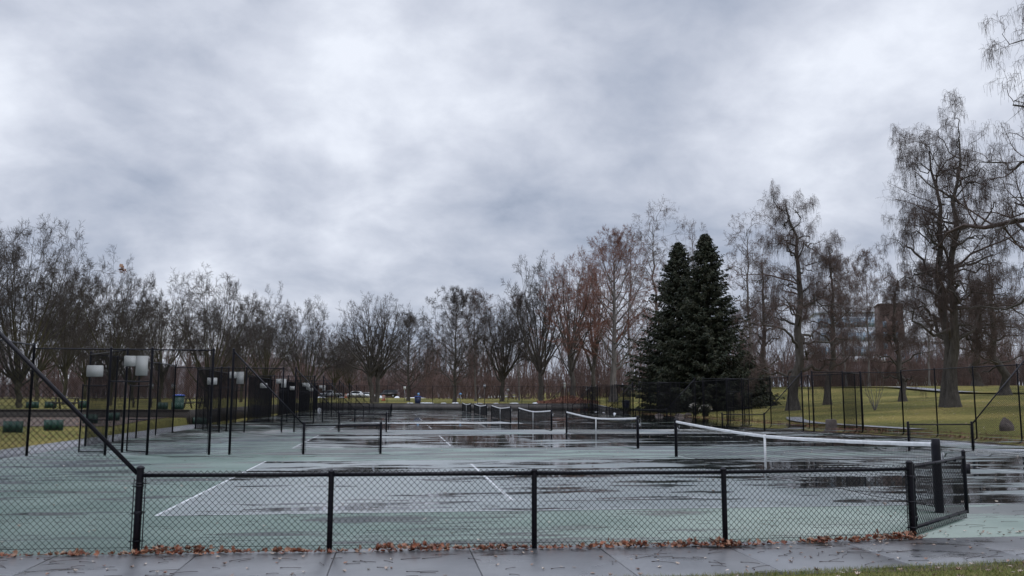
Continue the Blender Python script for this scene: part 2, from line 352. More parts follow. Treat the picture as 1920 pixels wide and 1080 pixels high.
# pavement in front: separate slabs with open joints
def pave_y0(x): return -8.72 + .0*(x)                      # court side
def pave_y1(x): return -10.62 + .09*max(0, x+5.5)           # lawn side, bending slightly
b = MB(); b.box(-26, 12, -10.5, -8.66, -.2, -.022)
tag(b.build('pavement_bed', M['soil']), kind='structure')
b = MB(); rng = random.Random(3)
for k in range(-10, 12):
    x0 = -9.05+k*1.52+.006; x1 = x0+1.508
    j = rng.uniform(-.004, .002)
    ya0, ya1, yb0, yb1 = pave_y0(x0), pave_y0(x1), pave_y1(x0), pave_y1(x1)
    z = .006+j
    vt = [(x0, yb0, z), (x1, yb1, z), (x1, ya1, z), (x0, ya0, z)]
    ins = [(x0-.0, yb0, -.15), (x1, yb1, -.15), (x1, ya1, -.15), (x0, ya0, -.15)]
    e = .008
    ti = [(x0+e, yb0+e, z+.004), (x1-e, yb1+e, z+.004), (x1-e, ya1-e, z+.004), (x0+e, ya0-e, z+.004)]
    b.add(ins+vt+ti, [(0, 1, 5, 4), (1, 2, 6, 5), (2, 3, 7, 6), (3, 0, 4, 7), (4, 5, 9, 8), (5, 6, 10, 9), (6, 7, 11, 10), (7, 4, 8, 11), (8, 9, 10, 11)])
tag(b.build('pavement', M['walk']), kind='structure')
# path beside the left and right ends of the courts
b = MB(); b.box(-21.2, -19.36, -8, 38, -.15, .006); tag(b.build('path', M['path']), kind='structure')
def ribbon(name, pts, w, m, lift=.03):
    pts = [(a[0]+(c[0]-a[0])*k/8, a[1]+(c[1]-a[1])*k/8) for a, c in zip(pts[:-1], pts[1:]) for k in range(8)]+[pts[-1]]
    b = MB(); v = []; n = len(pts)
    for i, (x, y) in enumerate(pts):
        a = pts[max(0, i-1)]; c = pts[min(n-1, i+1)]; d = Vector((c[0]-a[0], c[1]-a[1], 0)).normalized(); q = Vector((-d.y, d.x, 0))*w/2
        z = max(gz(x, y), gz(x+q.x, y+q.y), gz(x-q.x, y-q.y))+lift
        v += [(x+q.x, y+q.y, z), (x-q.x, y-q.y, z)]
    b.add(v, [(2*i, 2*i+1, 2*i+3, 2*i+2) for i in range(n-1)])
    return tag(b.build(name, m), kind='structure')
ribbon('path', [(20.4, 26+.5*i) for i in range(20)]+[(20.4+.06*i*i, 36+1.6*i) for i in range(1, 8)], 1.3, M['path'])
ribbon('road', [at(p, d) for p, d in ((1300, 185), (1400, 172), (1500, 158), (1600, 142), (1700, 126), (1800, 112), (1900, 100), (2000, 92), (2100, 86))], 3.2, M['path'], .10)
ribbon('road', [at(p, d) for p, d in ((-150, 150), (0, 158), (150, 168), (300, 180), (450, 200), (560, 222), (640, 236), (700, 246), (760, 262), (850, 290), (960, 330))], 10, M['asphalt'], .08)
sheet('gravel_strip', [], 0, M['soil']) if False else None
b = MB(); xs = np.linspace(-75, -22.5, 40); ys = np.linspace(27, 38.0, 12); X2, Y2 = np.meshgrid(xs, ys)
b.add(np.stack([X2, Y2, height(X2, Y2)+.03], -1).reshape(-1, 3), np.stack([np.arange(480).reshape(12, 40)[:-1, :-1], np.arange(480).reshape(12, 40)[:-1, 1:], np.arange(480).reshape(12, 40)[1:, 1:], np.arange(480).reshape(12, 40)[1:, :-1]], -1).reshape(-1, 4))
tag(b.build('bare_soil', M['soil']), kind='structure')

# far hill
def hill():
    b = MB(); n, k = 120, 26
    u = np.linspace(-300, 1250, n); t = np.linspace(0, 1, k)
    rg = np.random.default_rng(5)
    ph = rg.uniform(0, 6, 6)
    V = []
    for j in range(k):
        for i in range(n):
            d = 430+260*t[j]; x, y = at(u[i], d)
            prof = 30*math.exp(-((u[i]-480)/330)**2)+12*math.exp(-((u[i]-950)/200)**2)+10*math.exp(-((u[i]+200)/300)**2)
            prof *= 1+.08*math.sin(u[i]/47+ph[0])+.05*math.sin(u[i]/19+ph[1])
            z = 1+prof*math.sin(t[j]*math.pi/2)**1.2+rg.uniform(-.9, .9)
            V.append((x, y, z))
    I = np.arange(n*k).reshape(k, n)
    b.add(V, np.stack([I[:-1, :-1], I[:-1, 1:], I[1:, 1:], I[1:, :-1]], -1).reshape(-1, 4))
    tag(b.build('hill', M['hill']), kind='structure')
hill()

# ------------------------------------------------------------------ retaining walls
def wall_thing(label, parts):
    r = thing('retaining_wall', label, 'wall', parts[0][1])
    for nm, off, fn, m in parts:
        bb = MB(); fn(bb); bb.build(nm, m, r, off=parts[0][1])
    return r
wall_thing('long grey concrete retaining wall closing the far end of the tennis courts', [
    ('wall_face', (0, WALL_Y, 0), lambda b: b.box(-19.3, 19.3, WALL_Y, WALL_Y+.25, -.1, .82), M['wallc']),
    ('coping', (0, WALL_Y, 0), lambda b: b.box(-19.32, 19.32, WALL_Y-.03, WALL_Y+.33, .823, .90), M['wallc'])])
wall_thing('sloping side retaining wall at the far right corner of the courts', [
    ('wall_face', (19.5, 84, 0), lambda b: b.prism([(84, -.1), (WALL_Y-.05, -.1), (WALL_Y-.05, .88), (84, .12)], 'x', 19.42, 19.62), M['wallc']),
    ('coping', (19.5, 84, 0), lambda b: b.prism([(84, .123), (WALL_Y-.05, .883), (WALL_Y-.05, .95), (84, .19)], 'x', 19.38, 19.66), M['path'])])
wall_thing('dark low timber retaining wall beyond the green barriers on the left', [
    ('wall_face', (-40, 38.2, .3), lambda b: b.box(-95, -21.4, 38.25, 38.5, .0, .86), M['wood']),
    ('cap_board', (-40, 38.2, .3), lambda b: b.box(-95, -21.38, 38.2, 38.58, .863, .93), M['wood'])])
wall_thing('low timber retaining wall running beside the left ends of the far courts', [
    ('wall_face', (-21.4, 40, 0), lambda b: b.box(-21.5, -21.3, 38.6, WALL_Y, -.1, .90), M['wood'])])

# ------------------------------------------------------------------ chain link
WIRE = {}
def link_mb(w, h, d=.071, r=.0022, z0=.03, top=None, barbs=True, b=None, x_off=0.0):
    """woven zigzag wires in the XZ plane; top(x) gives an upper limit"""
    b = b or MB()
    nw = int(round(w/d*2)); dd = w/nw; nh = int((h-z0)/(d/2))
    z = z0+np.arange(nh+1)*d/2
    for par in (0, 1):
        pass
    i = np.arange(nw)[:, None]; j = np.arange(nh+1)[None, :]
    x = (i+.5)*dd+np.where((i+j) % 2 == 0, -.5, .5)*dd*.98
    y = np.where((i+j) % 2 == 0, -1, 1)*r*.7
    P = np.stack([x+x_off, y, np.broadcast_to(z[None, :], x.shape)], -1)
    if top is None:
        b.tubes(P, np.full(x.shape, r), 3)
    else:
        # cut every wire where it passes the rail
        seg = np.stack([P[:, :-1], P[:, 1:]], 2).reshape(-1, 2, 3)
        lim = np.array([top(s[0, 0]) for s in seg]); keep = (seg[:, 1, 2] < lim+.02)
        seg = seg[keep]; b.tubes(seg, np.full(seg.shape[:2], r), 3)
    return b
def link_mesh(w, h, d=.071, r=.0022):
    k = (round(w, 3), round(h, 3), d, r)
    if k not in WIRE:
        me = link_mb(w, h, d, r).mesh('wire_mesh'); me.materials.append(M['wire']); WIRE[k] = me
    return WIRE[k]
POST = {}
def post_obj(parent, x, y, h, r, name='post', z=0.0, base=None):
    k = (round(h, 3), r)
    if k not in POST:
        me = MB().post(0, 0, h, r).mesh('post', smooth=False); me.materials.append(M['vinyl']); POST[k] = me
    o = bpy.data.objects.new(name, POST[k]); col.objects.link(o); o.parent = parent
    o.location = Vector((x, y, z))-parent.location; return o
def panel(parent, p0, p1, h, d=.071, r=.0022, z=0.0):
    """wire mesh bay between two ground points"""
    v = Vector((p1[0]-p0[0], p1[1]-p0[1], 0)); w = v.length
    o = bpy.data.objects.new('wire_mesh', link_mesh(w, h, d, r)); col.objects.link(o); o.parent = parent
    o.location = Vector((p0[0], p0[1], z))-parent.location; o.rotation_euler = (0, 0, math.atan2(v.y, v.x)); return o
def rail(parent, pts, r=.021, name='top_rail', n=8):
    b = MB()
    for a, c in zip(pts[:-1], pts[1:]): b.bar(a, c, r, n)
    return b.build(name, M['vinyl'], parent, off=parent.location)
def terminal_fit(parent, x, y, h, dirs):
    """tension bars and bands beside a terminal post; dirs are unit XY vectors of the mesh it holds"""
    for dx, dy in dirs:
        b = MB(); s = .062
        b.bar((x+dx*s, y+dy*s, .05), (x+dx*s, y+dy*s, h-.03), .006, 6)
        b.build('tension_bar', M['vinyl'], parent, off=parent.location)
        for z in np.linspace(.14, h-.12, 3 if h < 1.5 else 7):
            b = MB(); b.lathe(x, y, [z-.011, z-.011, z+.011, z+.011], [.036, .046, .046, .036], 12)
            b.bar((x+dx*.03, y+dy*.03, z), (x+dx*(s+.02), y+dy*(s+.02), z), .007, 6)
            b.build('tension_band', M['vinyl'], parent, off=parent.location)

# --- front fence
FX = [(-11.27, -8.68), (-9.13, -8.80), (-6.77, -8.86), (-4.46, -8.92), (-1.90, -8.70)]
HR = .865
ff = thing('chain_link_fence', 'low black chain-link fence along the near pavement with leaves at its foot', 'fence', (-11.27, -8.68, 0))
for k, (x, y) in enumerate(FX):
    post_obj(ff, x, y, HR+(.07 if k in (0, 4) else .02), .040 if k in (0, 4) else .032)
rail(ff, [(x, y-.0, HR) for x, y in FX], .0225)
b = MB(); b.tubes([[(x, y-.03, .075) for x, y in FX]], np.full((1, 5), .0028), 5); b.build('bottom_wire', M['wire'], ff, off=ff.location)
for (a, c) in zip(FX[:-1], FX[1:]):
    panel(ff, (a[0], a[1]-.028), (c[0], c[1]-.028), HR+.055, r=.0040)
terminal_fit(ff, *FX[0], HR+.03, [(1, -.06)]); terminal_fit(ff, *FX[-1], HR+.03, [(-1, -.08)])
# tall part stepping up to the left
tf = thing('chain_link_fence', 'near black chain-link panel whose sloping rail climbs out of the left edge', 'fence', (-11.27, -8.68, 0))
D0 = (-13.72, -8.62)
post_obj(tf, *D0, 3.3, .04)
b = MB(); b.bar((-11.30, -8.68, HR+.02), (D0[0], D0[1], 3.28), .024, 10); b.build('sloping_rail', M['vinyl'], tf, off=tf.location)
wN = 11.27-13.72
bb = link_mb(2.45, 3.3, r=.0028, top=lambda x: 3.28+(HR+.02-3.28)*x/2.42)
o = bb.build('wire_mesh', M['wire'], tf); o.location = Vector((D0[0], D0[1]-.028, 0))-tf.location; o.rotation_euler = (0, 0, math.atan2(-.06, 2.45))
terminal_fit(tf, -11.27, -8.68, HR, [(-1, .03)])
b = MB(); b.bar((D0[0], D0[1]-.03, .075), (-11.33, -8.71, .075), .0028, 5); b.build('bottom_wire', M['wire'], tf, off=tf.location)
for xa, xb in ((-16.5, -13.72), (-19.2, -16.5)):
    panel(tf, (xa, -8.65), (xb, -8.65), 3.3, r=.0040)
    post_obj(tf, xa, -8.62, 3.3, .035)
rail(tf, [(-19.2, -8.62, 3.28), (-13.72, -8.62, 3.28)])
# gate leaf standing open over the court
h0 = Vector((-1.80, -8.60, 0)); h1 = Vector((-.10, -7.20, 0)); gd = (h1-h0).normalized(); GL = (h1-h0).length
gate = thing('fence_gate', 'low black chain-link gate leaf swung open over the court beside the padded net post', 'gate', h0)
b = MB(); b.post(h0.x, h0.y, .90, .026, z0=.10); b.post(h1.x, h1.y, .97, .028, z0=.10)
b.bar((h0.x, h0.y, .88), (h1.x, h1.y, .90), .020, 10); b.bar((h0.x, h0.y, .125), (h1.x, h1.y, .125), .022, 10)
b.build('gate_frame', M['vinyl'], gate, off=h0)
panel(gate, (h0.x, h0.y), (h1.x, h1.y), .93, r=.0040)
for z in (.24, .74):
    b = MB(); b.lathe(h0.x, h0.y, [z-.03, z-.03, z+.03, z+.03], [.026, .036, .036, .026], 10); b.bar((h0.x, h0.y, z), (-1.90, -8.70, z), .010, 6)
    b.build('hinge', M['vinyl'], gate, off=h0)
b = MB(); q = h1+gd*.05; b.box(q.x-.05, q.x+.06, q.y-.03, q.y+.03, .66, .80); b.bar((q.x, q.y, .62), (q.x, q.y, .84), .012, 8); b.build('latch', M['vinyl'], gate, off=h0)
for k in range(1, 5):
    p = h0+gd*GL*k/5
    for z in (.885, .125): b = MB(); b.tubes([[p+gd*-.008+Vector((0, 0, z)), p+gd*.008+Vector((0, 0, z))]], [[.027, .027]], 10, True); b.build('wire_tie', M['vinyl'], gate, off=h0)

# --- cross fences between the courts
def divider(s, Y, tall_label, low_label, gates, nth, far=False):
    X = lambda v: s*v
    H = 3.2; dm = .071
    rr = .0036
    r = thing('chain_link_fence', tall_label, 'fence', (X(14.0), Y, 0), 'tall cross fences between the courts')
    px = [19.2, 17.0, 15.8, 14.0] if gates else [19.2, 16.8, 14.0]
    for v in px: post_obj(r, X(v), Y, H, .038)
    rail(r, [(X(19.2), Y, H-.03), (X(14.0), Y, H-.03)])
    for a, c in zip(px[:-1], px[1:]):
        if gates and a == 17.0:
            rail(r, [(X(17.0), Y, 2.2), (X(15.8), Y, 2.2)], .018, 'transom_rail')
            o = panel(r, (X(a) if s < 0 else X(c), Y), (X(c) if s < 0 else X(a), Y), .96, dm, rr, z=2.22); continue
        if not gates and a == 16.8: 
            pass
        p0, p1 = sorted((X(a), X(c))); panel(r, (p0, Y), (p1, Y), H, dm, rr)
    if gates:
        for gx0, ang, nm in ((17.0, 186, 'a'), (15.8, 152, 'b')):
            hx = X(gx0)
            L_ = .82 if nm == 'a' else .85
            base = Vector((hx, Y+.06, 0))
            d = Vector((math.cos(R(ang))*(-1 if s > 0 else 1), abs(math.sin(R(ang)))+.06, 0)).normalized()
            e = base+d*L_
            b = MB(); b.post(base.x, base.y, 2.08, .022, z0=.08); b.post(e.x, e.y, 2.08, .022, z0=.08)
            for z in (.10, 1.05, 2.07): b.bar((base.x, base.y, z), (e.x, e.y, z), .018, 6)
            g = b.build('gate_leaf', M['vinyl'], r, off=r.location)
            o = bpy.data.objects.new('wire_mesh', link_mesh(L_, 2.08, dm, rr)); col.objects.link(o); o.parent = g
            o.location = base-r.location; o.rotation_euler = (0, 0, math.atan2(d.y, d.x))
    # slanting screen behind the gate
    sc0, sc1 = ((X(16.9), Y+1.3), (X(19.2), Y+4.9)) if s < 0 else ((16.3, Y+1.0), (19.45, Y+4.6))
    v = thing('chain_link_fence', low_label[1], 'fence', (*sc0, 0), 'slanting screens behind the fence gates')
    post_obj(v, *sc0, 3.25, .038); post_obj(v, *sc1, 3.25, .038); rail(v, [(*sc0, 3.22), (*sc1, 3.22)])
    panel(v, sc0, sc1, 3.25, dm, .0020); 
    # sloping step down and low rail
    q = thing('chain_link_fence', low_label[0], 'fence', (X(11.2), Y, 0), 'low stepped fences between the courts')
    post_obj(q, X(13.4), Y, H, .038); post_obj(q, X(11.2), Y, .95, .038); post_obj(q, X(8.85), Y, .95, .038)
    b = MB(); b.bar((X(13.4), Y, H-.05), (X(11.22), Y, .90), .024, 8); b.build('sloping_rail', M['vinyl'], q, off=q.location)
    rail(q, [(X(11.2), Y, .88), (X(8.85), Y, .88)], .022)
    x0, x1 = sorted((X(13.4), X(11.2)))
    tp = (lambda x: (H-.05)+(.90-H+.05)*x/2.2) if s < 0 else (lambda x: .90+(H-.95)*x/2.2)
    o = link_mb(2.2, H, dm, rr, top=tp).build('wire_mesh', M['wire'], q); o.location = Vector((x0, Y, 0))-q.location
    x0, x1 = sorted((X(11.2), X(8.85))); panel(q, (x0, Y), (x1, Y), .93, dm, rr)
    if Y < 30:
        terminal_fit(q, X(11.2), Y, .9, [(1, 0), (-1, 0)]); terminal_fit(q, X(8.85), Y, .9, [(-1 if s > 0 else -1, 0)] if s < 0 else [(1, 0)])
        terminal_fit(r, X(14.0), Y, H, [(-1 if s < 0 else 1, 0)])
ORD = ['nearest', 'second', 'third', 'fourth', 'fifth', 'farthest']
for i, Y in enumerate(DIV):
    for s, sd_ in ((-1, 'left'), (1, 'right')):
        divider(s, Y, f'tall black cross fence {sd_} of the courts, {ORD[i]} one from the pavement',
                (f'black fence with sloping rail and waist-high bay, {ORD[i]} on the {sd_} of the nets',
                 f'slanting black mesh screen behind the {ORD[i]} cross fence on the {sd_}'), s < 0 or i >= 2, i)

# --- long end fences at the left and right of the courts
def long_fence(s, label):
    x = s*19.2; H = 3.3
    r = thing('chain_link_fence', label, 'fence', (x, 0, 0))
    ys = [-8.6]
    for i, Y in enumerate(DIV+[WALL_Y]):
        st = ys[-1]; n = max(1, round((Y-st)/3.05))
        run = [st+(Y-st)*k/n for k in range(n+1)]
        for a, c in zip(run[:-1], run[1:]):
            post_obj(r, x, a, H, .034); panel(r, (x, a), (x, c), H, r=.0031)
        rail(r, [(x, st, H-.03), (x, Y, H-.03)])
        if Y < WALL_Y: post_obj(r, x, Y, H, .038); ys.append(Y+4.9)
    post_obj(r, x, WALL_Y-.3, H, .038)
long_fence(-1, 'long tall black chain-link fence behind the left baselines beside the path')
long_fence(1, 'long tall black chain-link fence on the right beside the grass')
# --- fence on the end wall
r = thing('chain_link_fence', 'black chain-link fence standing on the far concrete retaining wall', 'fence', (0, WALL_Y+.12, .9))
for k in range(13):
    xa = -19.2+k*3.2; post_obj(r, xa, WALL_Y+.12, 2.45, .036, z=.9)
    if k < 12: panel(r, (xa, WALL_Y+.12), (xa+3.2, WALL_Y+.12), 2.42, .071, .0016, z=.9)
rail(r, [(-19.2, WALL_Y+.12, 3.32), (19.2, WALL_Y+.12, 3.32)], .02)

# --- small signs on the left cross fences
def fence_sign(x0, x1, z0, z1, y, label, lines):
    r = thing('sign', label, 'sign', ((x0+x1)/2, y, (z0+z1)/2), 'white notices on the court fences')
    b = MB(); c = .04
    c = .02; poly = [(x0+c, z0), (x1-c, z0), (x1, z0+c), (x1, z1-c), (x1-c, z1), (x0+c, z1), (x0, z1-c), (x0, z0+c)]
    b.prism(poly, 'y', y-.003, y+.003); b.build('sign_plate', M['sign'], r, off=r.location)
    for (lx, lz) in ((x0+.04, z0+.04), (x1-.04, z0+.04), (x0+.04, z1-.04), (x1-.04, z1-.04)): b = MB(); b.bar((lx, y-.006, lz), (lx, y-.002, lz), .008, 8); b.build('fixing_bolt', M['steel'], r, off=r.location)
for i, Y in enumerate(DIV[:5]):
    fence_sign(-17.68, -17.2, 2.34, 2.68, Y+.03, f'white landscape notice left of the gate in the {ORD[i]} left cross fence', 3)
    fence_sign(-16.62, -16.28, 2.66, 2.98, Y+.04, f'white notice set sideways over the gate of the {ORD[i]} left cross fence', 3)
    fence_sign(-16.27, -15.92, 2.38, 2.98, Y+.035, f'white upright notice over the gate of the {ORD[i]} left cross fence', 6)

# ------------------------------------------------------------------ tennis nets
def net_parts():
    r = thing('tennis_net', '', 'tennis net', (0, 0, 0), 'tennis nets in a row')
    for y in (-6.4, 6.4):
        b = MB(); b.post(0, y, 1.09, .048); o = b.build('net_post', M['vinyl'], r)
        b = MB(); b.bar((.05, y, .80), (.11, y, .80), .022, 8); b.bar((.11, y, .80), (.11, y, .92), .010, 6); b.lathe(.05, y, [.74, .74, .86, .86], [.01, .03, .03, .01], 8); b.build('winch', M['steel'], o)
    y = np.linspace(-6.36, 6.36, 284)
    def top(y): return .915+.155*(np.abs(y)/6.4)**1.45
    def bot(y): return .03+.05*(np.abs(y)/6.4)**2+.012*np.sin(y*3.1)
    b = MB(); t = np.linspace(0, 1, 2)
    P = np.stack([np.zeros((284, 2)), np.repeat(y[:, None], 2, 1), np.stack([bot(y), top(y)-.02], -1)], -1)
    b.tubes(P, np.full((284, 2), .0028), 3)
    rows = np.linspace(0, 1, 21)
    yy = np.linspace(-6.36, 6.36, 41)
    P = np.stack([np.zeros((21, 41)), np.repeat(yy[None], 21, 0), bot(yy)[None]+(top(yy)-.02-bot(yy))[None]*rows[:, None]], -1)
    b.tubes(P, np.full((21, 41), .0028), 3); 
    b.tubes(np.stack([np.zeros(41), yy, bot(yy)], -1)[None], np.full((1, 41), .006), 5)
    b.build('net_mesh', M['netcord'], r)
    b = MB(); K = 61; yy = np.linspace(-6.36, 6.36, K); tz = top(yy)
    wob = .003*np.sin(yy*7)
    V = []
    for k in range(K):
        V += [(-.010, yy[k], tz[k]-.062+wob[k]), (-.014, yy[k], tz[k]-.02), (-.006, yy[k], tz[k]+.004), (.006, yy[k], tz[k]+.004), (.014, yy[k], tz[k]-.02), (.010, yy[k], tz[k]-.062+wob[k])]
    b.add(V, [(6*k+j, 6*k+j+1, 6*k+j+7, 6*k+j+6) for k in range(K-1) for j in range(5)])
    b.build('headband', M['canvas'], r)
    b = MB(); b.box(-.018, .018, -.026, .026, .0, .93); b.build('centre_strap', M['canvas'], r)
    b = MB()
    for s in (-1, 1): b.bar((0, s*6.38, 1.075), (.0, s*6.44, 1.05), .006, 6); b.bar((.0, s*6.44, 1.06), (.03, s*6.45, .84), .005, 6)
    b.build('net_cable', M['steel'], r)
    return r
proto = net_parts()
NL = ['tennis net nearest the pavement with a thick wrapped right post', 'second tennis net from the pavement, sagging to a white centre strap', 'third tennis net in the row from the pavement',
      'fourth tennis net in the row from the pavement', 'small fifth tennis net in the receding row', 'farthest and smallest tennis net by the grey end wall']
nets = [proto]+[copy_tree(proto) for _ in range(5)]
for i, o in enumerate(nets): o.location = (0, i*PER, 0); o['label'] = NL[i]
b = MB(); b.lathe(0, -6.4, [-.0, .02, 1.02, 1.125, 1.135], [.062, .064, .064, .064, .055], 16)
b.box(-.02, .02, -6.37, -6.30, .1, 1.06)
b.build('post_wrap', M['vinyl'], nets[0])

# ------------------------------------------------------------------ trees
def unit(v): return v/(np.linalg.norm(v, axis=-1, keepdims=True)+1e-9)
def grow(rg, PP, PR, per, t0, t1, ang, asd, lf, K, wig, up, rs, tip=.3, minr=.004, lmin=.2, out=0.0):
    B, Kp, _ = PP.shape
    pi = np.repeat(np.arange(B), per); n = len(pi)
    j = np.tile(np.arange(per), B)
    t = t0+(t1-t0)*np.clip((j+rg.uniform(0, 1, n))/per, 0, .999)**.85
    f = t*(Kp-1); k = np.minimum(f.astype(int), Kp-2); w = (f-k)[:, None]
    p = PP[pi, k]*(1-w)+PP[pi, k+1]*w; tan = unit(PP[pi, k+1]-PP[pi, k])
    r = PR[pi, k]*(1-w[:, 0])+PR[pi, k+1]*w[:, 0]
    Lp = np.linalg.norm(np.diff(PP, axis=1), axis=2).sum(1)[pi]
    q = unit(np.cross(tan, rg.normal(size=(n, 3))))
    a = np.radians(rg.normal(ang, asd, n))[:, None]
    d = unit(tan*np.cos(a)+q*np.sin(a))
    L = np.maximum(Lp*lf*(1-.5*np.abs(t-.45))*(1-.35*t)*rg.uniform(.6, 1.2, n), lmin)
    r0 = np.maximum(np.minimum(r*rs, r*.85), minr)
    P = np.empty((n, K, 3)); P[:, 0] = p
    for i in range(1, K):
        d = unit(d+wig*rg.normal(size=(n, 3))+np.array([0, 0, up]))
        P[:, i] = P[:, i-1]+d*(L/(K-1))[:, None]
    s = np.linspace(1, tip, K)[None]
    return P, np.maximum(r0[:, None]*s, minr*.7)
def bez(a, c, e, K, rg, wob):
    t = np.linspace(0, 1, K)[:, None]
    P = (1-t)**2*a+2*t*(1-t)*c+t*t*e
    nz = np.cumsum(rg.normal(size=(K, 3)), 0)*wob; nz -= np.linspace(0, 1, K)[:, None]*nz[-1]*.5
    nz[0] = 0; return P+nz
def make_tree(kind, seed, H, Rw, tr, twig_m, bark_m, dens=1.0, low=.25, trunks=1, minr=.010, droop=0.0, podm=None, lean=(0, 0)):
    rg = np.random.default_rng(seed)
    root = thing('bare_tree', 'x', 'tree')
    tb = MB(); cb = MB()
    limbsP = []; limbsR = []
    for k in range(trunks):
        off = np.array([0, 0, 0.]) if trunks == 1 else np.array([math.cos(k*2.7+1)*tr*1.1, math.sin(k*2.7+1)*tr*1.1, 0])
        th = {'vase': low*H, 'round': .86*H, 'catalpa': .93*H, 'fork': (low+.12)*H}[kind]
        K = 14
        if kind in ('catalpa',):
            base = np.stack([np.zeros(K), np.zeros(K), np.linspace(-.15, th, K)], -1)
            nz = np.cumsum(rg.normal(size=(K, 3))*[1, 1, 0], 0)*H*.011; nz[0] = 0; nz[1] = 0; P = base+nz
        else:
            base = np.stack([np.zeros(K), np.zeros(K), np.linspace(-.15, th, K)], -1)
            nz = np.cumsum(rg.normal(size=(K, 3))*[1, 1, 0], 0)*H*.004; nz[0] = 0; P = base+nz
        zz = np.linspace(0, 1, K)
        P[:, 0] += lean[0]*zz*th; P[:, 1] += lean[1]*zz*th
        if trunks > 1: P[:, :2] += off[:2]+np.outer(zz, off[:2])*1.8
        P[0, 2] = -.3
        rad = tr*(1-zz*(.88 if kind in ('round', 'catalpa') else .25))
        # more rings near the root flare
        Pf = np.concatenate([P[:1], P[:1]+(P[1:2]-P[:1])*.35, P[:1]+(P[1:2]-P[:1])*.7, P[1:]])
        Rf = np.concatenate([[tr*1.75], [tr*1.38], [tr*1.14], rad[1:]])
        tb.tubes(Pf[None], Rf[None], 12)
        if kind == 'vase' or kind == 'fork':
            nl = (18 if kind == 'vase' else 15)
            for q in range(nl):
                az = q*2.39996+rg.uniform(-.3, .3); c_ = math.sqrt((q+.35)/nl)
                tz = H*(.50+.36*math.sqrt(max(0, 1-c_**2)))*rg.uniform(.94, 1.0)
                e = np.array([math.cos(az)*Rw*c_*.88, math.sin(az)*Rw*c_*.88, tz+.03*H])
                zq = rg.uniform(0, .38 if kind == 'vase' else .62)*th; a = P[-1]*(1-zq/th)+P[1]*(zq/th)
                c = a+(e-a)*[.50, .50, .38]+rg.normal(size=3)*H*.015
                L_ = bez(a, c, e, 12, rg, H*.006)
                limbsP.append(L_); limbsR.append(tr*rg.uniform(.26, .52)*np.linspace(1, .06, 12)**.9)
            for q in range(5):
                az = rg.uniform(0, 6.28); zt = H*rg.uniform(.34, .52)
                e = np.array([math.cos(az)*Rw*rg.uniform(.75, .9), math.sin(az)*Rw*rg.uniform(.75, .9), zt]); a = P[-1]-[0, 0, rg.uniform(.05, .3)*th]
                c = a+(e-a)*[.55, .55, .75]
                limbsP.append(bez(a, c, e, 12, rg, H*.006)); limbsR.append(tr*rg.uniform(.25, .36)*np.linspace(1, .06, 12))
        else:
            nl = 38 if kind == 'round' else 26
            for q in range(nl):
                f = low+(.97-low)*(q+rg.uniform(0, .8))/nl; zi = f*(K-1)*min(1, 1/(th/H))
                i0 = min(int(zi), K-2); a = P[i0]+(P[i0+1]-P[i0])*(zi-i0 if zi < K-1 else .95)
                az = q*2.39996+rg.uniform(-.4, .4)
                hz = f
                if kind == 'round':
                    wid = Rw*math.sqrt(max(.03, 1-((hz+.14-.55)/.47)**2)); rise = H*(.16+.16*(1-abs(hz-.5)))
                    bend = [.5, .5, .25]
                else:
                    wid = Rw*(1.0-(.55 if H > 24 else .78)*max(0, (hz-.45)/.55)**1.3)*rg.uniform(.55, 1.08); rise = H*rg.uniform(-.03, .12)
                    bend = [.5, .5, .95]
                e = a+np.array([math.cos(az)*wid, math.sin(az)*wid, rise])
                e[2] = min(e[2], H*.985)
                c = a+(e-a)*bend+(np.array([0, 0, H*.03]) if kind == 'catalpa' else 0)
                wb = H*(.004 if kind == 'round' else .014)
                limbsP.append(bez(a, c, e, 12, rg, wb)); limbsR.append(max(.05, tr*(1-.75*f))*rg.uniform(.30, .46)*np.linspace(1, .04, 12))
            limbsP.append(P[-12:]); limbsR.append(rad[-12:]*np.linspace(1, .25, 12))
    LP = np.stack(limbsP); LR = np.stack(limbsR)
    tb.tubes(LP, LR, 6)
    wg = .10 if kind != 'catalpa' else .26
    n2 = int(6.2*dens) if kind in ('vase', 'fork') else int((4.2 if kind == 'round' else 5.2)*dens)
    t02 = .34 if kind in ('vase', 'fork') else .2
    P2, R2 = grow(rg, LP, LR, n2, t02, .98, 44, 10, .42 if kind in ('vase', 'fork') else .48, 8, wg*.9, .025 if kind != 'catalpa' else .02, .55, minr=minr*1.4)
    tb2 = P2
    cb.tubes(P2, R2, 4)
    P3, R3 = grow(rg, P2, R2, int(6*dens), .15, 1.0, 45, 13, .52, 5, wg*1.2, .02, .6, minr=minr*1.15, lmin=.4)
    cb.tubes(P3, R3, 3)
    P4, R4 = grow(rg, P3, R3, int(5*dens), .1, 1.0, 42, 13, .55, 4, wg*1.3, .03-droop, .65, minr=minr*.85, lmin=.35)
    cb.tubes(P4, R4, 3)
    P5, R5 = grow(rg, P4, R4, 3, .25, 1.0, 36, 12, .65, 3, wg*1.3, .06-droop*2, .7, minr=minr*.75, lmin=.25)
    cb.tubes(P5, R5, 3)
    tb.build('trunk', bark_m, root, smooth=True); cb.build('crown', twig_m, root)
    if podm:
        pb = MB(); sel = rg.random(len(P5)) < .5; e = P5[sel, -1]; n = len(e)
        L_ = rg.uniform(.3, .75, n)[:, None]; sw = rg.normal(size=(n, 3))*[.05, .05, 0]
        PP = np.stack([e, e+np.concatenate([sw[:, :2], -L_*.5], 1), e+np.concatenate([sw[:, :2]*1.6, -L_], 1)], 1)
        pb.tubes(PP, np.full((n, 3), minr*.7), 3); pb.build('seed_pods', podm, root)
    return root
TREE_REF = {}
